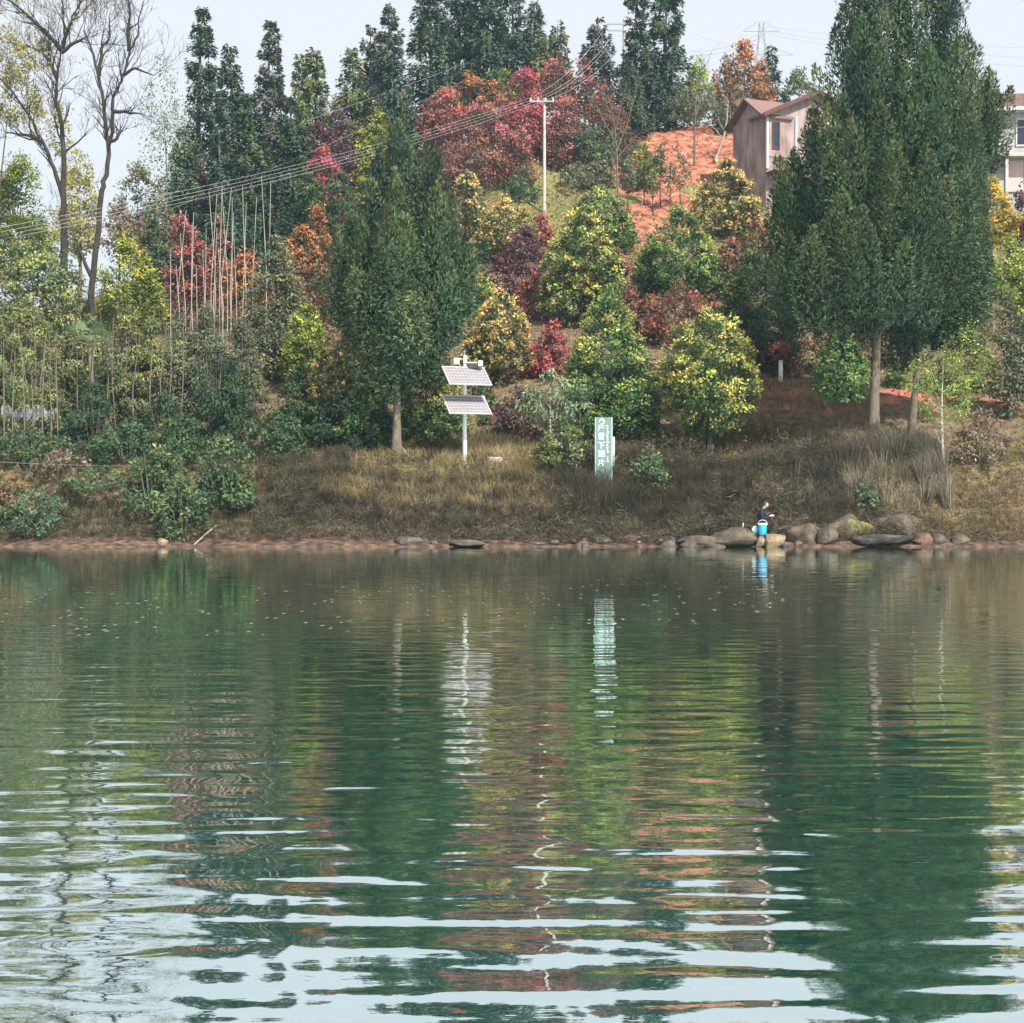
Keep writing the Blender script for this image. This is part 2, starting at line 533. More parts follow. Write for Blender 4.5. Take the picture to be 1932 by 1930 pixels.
PAL = {   # base colours, tip colour (new growth; on cypress, painted sunlight), share of crown tipped
    'cypress': ([(0.026, 0.050, 0.030), (0.020, 0.042, 0.030), (0.034, 0.058, 0.030)], (0.150, 0.175, 0.065), 0.6),  # yellowish tips paint sunlit plume ends into the leaf colour
    'cypress_blue': ([(0.030, 0.072, 0.060), (0.024, 0.058, 0.056)], (0.075, 0.120, 0.070), 0.3),
    'conifer': ([(0.028, 0.050, 0.030), (0.036, 0.058, 0.030), (0.022, 0.042, 0.030)], (0.095, 0.120, 0.050), 0.35),
    'conifer_blue': ([(0.026, 0.050, 0.038), (0.034, 0.060, 0.042)], (0.080, 0.110, 0.065), 0.3),
    'conifer_olive': ([(0.080, 0.095, 0.038), (0.060, 0.080, 0.040)], (0.200, 0.200, 0.070), 0.4),
    'conifer_grey': ([(0.060, 0.070, 0.050), (0.050, 0.056, 0.050)], (0.150, 0.150, 0.085), 0.4),
    'camphor': ([(0.050, 0.088, 0.032), (0.038, 0.074, 0.034), (0.070, 0.105, 0.034)], (0.500, 0.470, 0.130), 0.85),
    'camphor_dark': ([(0.036, 0.072, 0.030), (0.028, 0.058, 0.034)], (0.230, 0.240, 0.060), 0.45),
    'camphor_green': ([(0.050, 0.105, 0.034), (0.040, 0.085, 0.036)], (0.360, 0.380, 0.110), 0.65),
    'peach': ([(0.060, 0.086, 0.032), (0.090, 0.100, 0.038)], (0.620, 0.430, 0.180), 0.85),
    'gold': ([(0.180, 0.170, 0.040), (0.260, 0.200, 0.050)], (0.620, 0.420, 0.070), 0.8),
    'yellow_green': ([(0.130, 0.165, 0.035), (0.090, 0.125, 0.032)], (0.420, 0.430, 0.075), 0.75),
    'lime': ([(0.110, 0.160, 0.040), (0.140, 0.185, 0.050)], (0.400, 0.420, 0.110), 0.7),
    'red': ([(0.150, 0.062, 0.058), (0.120, 0.060, 0.052), (0.095, 0.072, 0.048)], (0.500, 0.165, 0.155), 0.8),
    'red_brown': ([(0.120, 0.055, 0.045), (0.090, 0.060, 0.040), (0.070, 0.070, 0.040)], (0.400, 0.130, 0.090), 0.65),
    'orange_brown': ([(0.140, 0.080, 0.040), (0.110, 0.075, 0.040)], (0.520, 0.210, 0.090), 0.7),
    'maroon': ([(0.075, 0.036, 0.048), (0.062, 0.040, 0.046)], (0.240, 0.075, 0.090), 0.5),
    'scarlet': ([(0.190, 0.060, 0.062), (0.140, 0.060, 0.060)], (0.540, 0.110, 0.130), 0.85),
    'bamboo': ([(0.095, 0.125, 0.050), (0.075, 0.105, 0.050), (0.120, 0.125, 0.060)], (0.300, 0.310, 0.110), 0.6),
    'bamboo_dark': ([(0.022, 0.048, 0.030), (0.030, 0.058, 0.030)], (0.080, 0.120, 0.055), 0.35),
    'grey_green': ([(0.085, 0.105, 0.062), (0.110, 0.120, 0.070), (0.065, 0.075, 0.055)], (0.250, 0.250, 0.125), 0.5),
    'pale_green': ([(0.140, 0.190, 0.110), (0.100, 0.140, 0.085)], (0.340, 0.400, 0.240), 0.6),
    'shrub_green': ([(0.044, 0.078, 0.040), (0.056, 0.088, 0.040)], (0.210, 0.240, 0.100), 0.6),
    'shrub_teal': ([(0.055, 0.100, 0.062), (0.080, 0.110, 0.058)], (0.170, 0.220, 0.110), 0.4),
    'ochre': ([(0.190, 0.140, 0.065), (0.150, 0.125, 0.060)], (0.340, 0.260, 0.120), 0.5),
    'dead': ([(0.120, 0.095, 0.070), (0.160, 0.115, 0.085)], (0.240, 0.180, 0.120), 0.4),
    'sparse_yellow': ([(0.230, 0.220, 0.060), (0.160, 0.165, 0.055)], (0.460, 0.400, 0.090), 0.7),
}

def colours(pal, n, tipm, jitter=0.2, grp=None):
    bases, tip, amount = PAL[pal]
    bases = np.array(bases) * 1.45
    tip = np.array(tip) * 1.12
    pick = RNG.integers(0, len(bases), n)
    tint = np.ones((n, 3))
    if grp is not None:            # shoots of one branch share their tone
        ng = int(grp.max()) + 1
        pick = np.where(RNG.uniform(0, 1, n) < 0.75, RNG.integers(0, len(bases), ng)[grp], pick)
        tint = (RNG.uniform(0.72, 1.3, (ng, 1)) * RNG.uniform(0.86, 1.14, (ng, 3)))[grp]
    c = bases[pick]
    c = c * (1 - tipm[:, None]) + np.array(tip) * tipm[:, None]
    c = c * RNG.uniform(1 - jitter, 1 + jitter, (n, 1)) * RNG.uniform(0.93, 1.07, (n, 3)) * tint
    return np.clip(c, 0.004, 0.85)

def lobe_world(lobe, Y):
    cx, yt, yb, w = lobe[:4]
    dY = lobe[4] if len(lobe) > 4 else 0.0
    top, bot = at(cx, yt, Y + dY), at(cx, yb, Y + dY)
    return np.array([(top.x + bot.x) / 2, Y + dY, bot.z]), top.z - bot.z, w / F_PX * (Y + dY) * 0.5

def sample_lobe(profile, n):
    t = RNG.uniform(0, 1, n * 4 + 40)
    keep = RNG.uniform(0, 1, len(t)) < prof(profile, t) * 0.9 + 0.1
    t = t[keep][:n]
    while len(t) < n:
        t = np.concatenate([t, t])[:n]
    return t, RNG.uniform(0, 2 * math.pi, n)

def wobble(phi, t, seed, amp):
    return 1 + amp * (fbm(np.cos(phi) * 1.6 + t * 3.1 + 7, np.sin(phi) * 1.6 + t * 2.3 + 3, seed) - 0.5) * 2

DENS = 0.195
def clumped(lobes, Y, pal, profile, dens=1.0, leaf=6.5, narrow=0.55, droop=0.0, clump=0.13, rough=0.22, inner=0.14, tipboost=1.0, loose=0.3, zs=0.8, up=0.25, cover=1.25):
    """crown of leaf clumps spread over and through lobes"""
    out = []
    seed = int(RNG.integers(1, 9999))
    for lobe in lobes:
        c0, h, a = lobe_world(lobe, Y)
        px_area = lobe[3] * (lobe[2] - lobe[1])
        n = max(150, int(px_area * DENS * dens * (6.5 / leaf) ** 1.6))
        L0 = leaf / F_PX * Y
        rc0 = max(clump * math.sqrt(2 * a * h), L0 * 1.3)
        nc = max(10, int(cover * 2 * math.pi * a * h * 0.75 / (math.pi * rc0 * rc0)))
        t, phi = sample_lobe(profile, nc)
        r = prof(profile, t) * a * wobble(phi, t, seed, rough)
        depth = RNG.uniform(1 - loose, 1.0, nc)
        rad = np.stack([np.cos(phi), np.sin(phi), np.zeros(nc)], 1)
        C0 = c0 + rad * (np.maximum(r - rc0 * 0.5, 0.05 * a) * depth)[:, None]
        C0[:, 2] += t * h * RNG.uniform(0.97, 1.03, nc) - rc0 * 0.25
        rc = rc0 * RNG.uniform(0.6, 1.35, nc)
        upw = (t - 0.5)[:, None] * np.array([[0, 0, 1.6]])
        outw = norm(rad + upw + 1e-6)
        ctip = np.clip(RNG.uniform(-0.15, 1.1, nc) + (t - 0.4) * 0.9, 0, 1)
        which = RNG.integers(0, nc, n)
        g = norm(RNG.normal(size=(n, 3))) * (RNG.uniform(0.15, 1, n) ** 0.5)[:, None]
        g[:, 2] *= zs
        P = C0[which] + g * rc[which][:, None]
        ow = outw[which]
        N = g * 0.7 + ow * 0.6 + np.array([[0, 0, 0.45]]) + RNG.normal(size=(n, 3)) * 0.3
        D = RNG.normal(size=(n, 3)) * 0.8 + ow * 0.6 + np.array([[0, 0, up - droop * 2.2]])
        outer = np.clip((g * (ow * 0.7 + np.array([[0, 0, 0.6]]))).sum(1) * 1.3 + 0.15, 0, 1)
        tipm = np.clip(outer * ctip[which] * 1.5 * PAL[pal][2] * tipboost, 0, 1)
        # inner leaves that close the crown
        k = int(n * inner)
        ti, ph = sample_lobe(profile, k)
        ri = prof(profile, ti) * a * RNG.uniform(0.1, 0.72, k)
        Pi = c0 + np.stack([np.cos(ph) * ri, np.sin(ph) * ri, ti * h], 1)
        P = np.concatenate([P, Pi]); N = np.concatenate([N, RNG.normal(size=(k, 3))])
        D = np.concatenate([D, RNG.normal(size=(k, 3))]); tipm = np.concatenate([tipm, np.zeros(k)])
        m = n + k
        L = L0 * RNG.uniform(0.65, 1.35, m)
        out.append((P, D, N, L, L * narrow * RNG.uniform(0.8, 1.2, m), colours(pal, m, tipm, grp=np.concatenate([which, np.full(k, nc)]))))
    return [np.concatenate(x) for x in zip(*out)]

def plumes(lobes, Y, pal, pw=1.3, ph=3.0, dens=1.0, leaf=8.6, rough=0.18, cover=1.05, hang=0.0):
    """cypress crown: overlapping pointed plumes, each closed over by short upswept sprays"""
    out = []
    seed = int(RNG.integers(1, 9999))
    for lobe in lobes:
        c0, h, a = lobe_world(lobe, Y)
        L0 = leaf / F_PX * Y
        npl = max(9, int(cover * 2 * math.pi * a * h * 0.72 / (pw * ph * 0.55)))
        t, phi = sample_lobe('flame', npl)
        t = t * 0.97
        sz = RNG.uniform(0.65, 1.3, npl) * (0.6 + 0.45 * prof('flame', t))
        r = prof('flame', t) * a * wobble(phi, t, seed, rough)
        rad = np.stack([np.cos(phi), np.sin(phi), np.zeros(npl)], 1)
        w_, l_ = pw * 0.5 * sz, ph * sz
        B = c0 + rad * np.maximum(r - w_ * 0.9, 0)[:, None]
        B[:, 2] += t * h - l_ * 0.5
        B[:, 2] = np.maximum(B[:, 2], c0[2] - 0.2 * l_)
        tilt = RNG.uniform(0.05, 0.35, npl) * (1 - 0.6 * t)
        ax = norm(rad * tilt[:, None] + np.array([[0, 0, 1.0]]) + RNG.normal(size=(npl, 3)) * 0.07)
        u = norm(np.cross(ax, rad + 1e-3)); v = np.cross(ax, u)
        n_each = np.maximum((l_ * w_ * 2 / (L0 * L0) * 3.9 * dens).astype(int), 20)
        which = np.repeat(np.arange(npl), n_each)
        n = len(which)
        s = RNG.uniform(0.02, 1.0, n)
        rr = prof('flame', s) * w_[which]
        th = RNG.uniform(0, 2 * math.pi, n)
        ring = u[which] * np.cos(th)[:, None] + v[which] * np.sin(th)[:, None]
        lump = 0.80 + 0.34 * vnoise(th * 1.9 + which * 3.7, s * 5.0 + which, seed)
        P = B[which] + ax[which] * (s * l_[which])[:, None] + ring * (rr * lump * RNG.uniform(0.72, 1.0, n))[:, None]
        D = ax[which] * 0.9 + ring * 0.5 + RNG.normal(size=(n, 3)) * 0.3
        if hang:
            D[:, 2] -= hang * RNG.uniform(0.3, 1.4, n) * (t[which] < 0.35)
        N = ring * 1.0 + rad[which] * 0.35 + np.array([[0, 0, 0.35]]) + RNG.normal(size=(n, 3)) * 0.22
        tipm = np.clip((s * 0.75 + (lump - 0.95) * 1.5) * np.clip(RNG.uniform(-0.1, 1.0, npl), 0, 1)[which] * PAL[pal][2] * 1.5, 0, 1)  # plume tops and bulges coloured as if sunlit
        k = int(n * 0.3)
        ti, p2 = sample_lobe('flame', k)
        ri = prof('flame', ti) * a * RNG.uniform(0.05, 0.6, k)
        P = np.concatenate([P, c0 + np.stack([np.cos(p2) * ri, np.sin(p2) * ri, ti * h], 1)])
        N = np.concatenate([N, RNG.normal(size=(k, 3))]); D = np.concatenate([D, RNG.normal(size=(k, 3)) + np.array([[0, 0, 0.6]])])
        tipm = np.concatenate([tipm, np.zeros(k)])
        m = n + k
        L = L0 * RNG.uniform(0.65, 1.35, m)
        L[n:] *= 1.15
        out.append((P, D, N, L, L * 0.33 * RNG.uniform(0.8, 1.25, m), colours(pal, m, tipm, grp=np.concatenate([which, np.full(k, npl)]))))
    return [np.concatenate(x) for x in zip(*out)]

def whorls(lobes, Y, pal, dens=1.0, leaf=8.0, loose=0.0, tilt=0.15, profile='cone'):
    """conifer: whorls of drooping boughs; returns leaves and the boughs as polylines"""
    out, boughs = [], []
    for lobe in lobes:
        c0, h, a = lobe_world(lobe, Y)
        px_area = lobe[3] * (lobe[2] - lobe[1])
        n = int(px_area * DENS * 1.4 * dens)
        nb = max(40, int(h / 0.13 * (1.0 - 0.5 * loose)))
        t = np.sort(RNG.uniform(0.0, 0.985, nb))
        phi = np.arange(nb) * 2.39996 + RNG.uniform(-0.4, 0.4, nb)
        r = prof(profile, t) * a * RNG.uniform(0.74 - 0.3 * loose, 1.1, nb) + 0.14
        B = np.tile(c0, (nb, 1)); B[:, 2] += t * h
        rad = np.stack([np.cos(phi), np.sin(phi), np.zeros(nb)], 1)
        rise = tilt + 0.5 * t + RNG.uniform(-0.15, 0.15, nb)
        wgt = r / r.sum()
        which = RNG.choice(nb, n, p=wgt)
        s = RNG.uniform(0.06, 1.0, n) ** 0.75
        rr = r[which]
        axis_pt = B[which] + rad[which] * (s * rr)[:, None]
        axis_pt[:, 2] += rise[which] * s * rr - 0.45 * s * s * rr * (1 - 0.6 * t[which])
        sidev = np.stack([-np.sin(phi), np.cos(phi), np.zeros(nb)], 1)[which]
        spread = RNG.uniform(-1, 1, n) * 0.30 * rr * (1.08 - s) ** 0.6
        P = axis_pt + sidev * spread[:, None]
        P[:, 2] += RNG.normal(size=n) * 0.15 * rr - np.abs(spread) * 0.35 - RNG.uniform(0, 0.7, n) * (1 - 0.5 * t[which])
        D = rad[which] * 0.8 + sidev * np.sign(spread)[:, None] * 0.7 + RNG.normal(size=(n, 3)) * 0.35
        D[:, 2] -= 0.45
        N = np.array([[0, 0, 0.6]]) + rad[which] * 0.9 + RNG.normal(size=(n, 3)) * 0.4
        tipm = np.clip((s - 0.4) * 1.6, 0, 1) * RNG.uniform(0, 1, nb)[which] * PAL[pal][2] * 1.5
        L = leaf / F_PX * Y * RNG.uniform(0.6, 1.3, n)
        out.append((P, D, N, L, L * 0.42 * RNG.uniform(0.8, 1.2, n), colours(pal, n, np.clip(tipm, 0, 1), grp=which)))
        for i in range(0, nb, 3):
            e = B[i] + rad[i] * r[i] * 0.7 + np.array([0, 0, rise[i] * r[i] * 0.7 - 0.2 * r[i]])
            boughs.append([(B[i], 0.012 * h ** 0.5), ((B[i] + e) / 2 + np.array([0, 0, 0.05 * r[i]]), 0.008 * h ** 0.5), (e, 0.004)])
    return [np.concatenate(x) for x in zip(*out)], boughs

def twigs(p, d, length, rad, level, segs, tips, spread=0.55, up=0.25):
    """recursive branch"""
    k = 4 if level > 1 else 3
    pts = [(p.copy(), rad)]
    q, dd = p.copy(), d.copy()
    for i in range(k):
        dd = (dd + Vector(RNG.normal(size=3)) * 0.16 + Vector((0, 0, up * 0.3))).normalized()
        q = q + dd * (length / k)
        pts.append((q.copy(), max(rad * (1 - 0.75 * (i + 1) / k), 0.006)))
    segs.append(pts)
    if level <= 0:
        tips.append(q.copy())
        return
    nb = 3 if level > 1 else 4
    for j in range(nb):
        i = RNG.integers(1, k + 1)
        b, br = pts[i]
        side = Vector(RNG.normal(size=3)); side = (side - dd * side.dot(dd)).normalized()
        nd = (dd * 0.75 + side * spread * RNG.uniform(0.7, 1.4) + Vector((0, 0, up))).normalized()
        twigs(b, nd, length * RNG.uniform(0.5, 0.72), max(br * 0.6, 0.008), level - 1, segs, tips, spread, up)

def trunk_lines(base, top, r0, limbs, spread, lean=0.02):
    """tapered trunk with limbs reaching into the crown"""
    base, top = Vector(base), Vector(top)
    n = 7
    pts = []
    w1, w2 = RNG.uniform(-1, 1, 2) * lean * (top - base).length
    for i in range(n + 1):
        s = i / n
        p = base.lerp(top, s) + Vector((math.sin(s * 3.1) * w1, math.sin(s * 2.4) * w2, 0))
        flare = 1.35 if i == 0 else 1.0
        pts.append((p, r0 * flare * (1 - 0.82 * s)))
    segs = [pts]
    for j in range(limbs):
        s = RNG.uniform(0.35, 0.92)
        i = int(s * n)
        p, r = pts[i]
        a = RNG.uniform(0, 2 * math.pi)
        ln = spread * RNG.uniform(0.45, 0.85)
        mid = p + Vector((math.cos(a), math.sin(a), 0.55)) * ln * 0.5
        end = p + Vector((math.cos(a), math.sin(a), 0.9)) * ln
        segs.append([(p, r * 0.55), (mid, r * 0.35), (end, 0.01)])
    return segs

def tree(name, label, cat, kind, pal, lobes, g=None, Y=None, tx=None, trunk_r=None, bark=None, group=None, limbs=7,
         foot=None, **kw):
    """one tree or shrub, described by where its crown lobes appear; g: picture height of its foot on the hillside"""
    cx, yt, yb, w = lobes[0][:4]
    tx = cx if tx is None else tx
    if Y is None:
        Y = hit(tx, g) or 140.0
    base = at(tx, 800, Y)
    bz = gz(base.x, Y)
    base = Vector((base.x, Y, bz - 0.12))
    top_z = max(at(l[0], l[1], Y).z for l in lobes)
    if top_z < bz + 0.4:
        print('BURIED', name, label, round(top_z - bz, 2), 'Y', Y)
        top_z = bz + 1.0
    shrubby = kind in ('shrub', 'bamboo_low')
    if shrubby or kw.pop('ground_touch', False):
        gpx = proj_y(base.x, Y, bz) + 2
        lobes = [(l[0], l[1], max(gpx, l[1] + 8) if i == 0 or l[2] > gpx - 14 else l[2]) + tuple(l[3:]) for i, l in enumerate(lobes)]
    root = empty(name, base, label, cat, group)
    boughs = []
    mat = M_LEAF
    if kind == 'round':
        if group == GR:
            kw = dict(dict(rough=0.12, clump=0.085, loose=0.14, dens=1.25, leaf=6.0, inner=0.2, tipboost=1.25), **kw)
        arr = clumped(lobes, Y, pal, kw.pop('profile', 'egg'), **kw)
    elif kind == 'shrub':
        arr = clumped(lobes, Y, pal, kw.pop('profile', 'dome'), **kw)
    elif kind in ('bamboo', 'bamboo_low'):
        arr = clumped(lobes, Y, pal, kw.pop('profile', 'egg'), narrow=0.34, leaf=kw.pop('leaf', 7.2), droop=kw.pop('droop', 0.45), clump=0.10,
                      rough=0.35, dens=kw.pop('dens', 1.0) * 1.45, **kw)
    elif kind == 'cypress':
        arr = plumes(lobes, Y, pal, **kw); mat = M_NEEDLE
    elif kind == 'conifer':
        arr, boughs = whorls(lobes, Y, pal, **kw); mat = M_NEEDLE
    P = arr[0]
    crown_h = top_z - bz
    a_w = lobes[0][3] / F_PX * Y * 0.5
    r0 = trunk_r or max(0.03, 0.016 * crown_h)
    tz = bz + crown_h * (0.96 if kind == 'conifer' else 0.75)
    topx = at(lobes[0][0], 500, Y).x
    if shrubby or kind == 'bamboo':
        segs = []
        for j in range(9 if shrubby else 14):
            an = RNG.uniform(0, 2 * math.pi)
            rr = a_w * RNG.uniform(0.1, 0.6)
            b0 = base + Vector((math.cos(an) * rr * 0.35, math.sin(an) * rr * 0.35, 0))
            b0.z = gz(b0.x, b0.y) - 0.1
            e = Vector((topx + math.cos(an) * rr, Y + math.sin(an) * rr, bz + crown_h * RNG.uniform(0.55, 0.88)))
            segs.append([(b0, 0.03), (b0.lerp(e, 0.5) + Vector((0, 0, 0.1 * crown_h)), 0.022), (e, 0.006)])
        link_mesh('stems', tubes_mesh('stems', segs, 5), bark or M_BARK, root)
    else:
        segs = trunk_lines(base, (topx, Y, tz), r0, 0 if kind == 'conifer' else limbs, a_w)
        link_mesh('trunk', tubes_mesh('trunk', segs + boughs, 7), bark or M_BARK, root)
    link_mesh('crown' if not shrubby else 'foliage', leaf_mesh('crown', *arr), mat, root)
    if foot:      # whitewashed lower trunk
        f0 = base + Vector((0, 0, 0.05))
        f1 = base.lerp(Vector((topx, Y, tz)), foot / (tz - base.z))
        link_mesh('whitewash_band', tubes_mesh('whitewash_band', [[(f0, r0 * 1.4), (f0.lerp(f1, 0.5), r0 * 1.16), (f1, r0 * 1.1)]], 8), M_WHITEWASH, root)
    return root
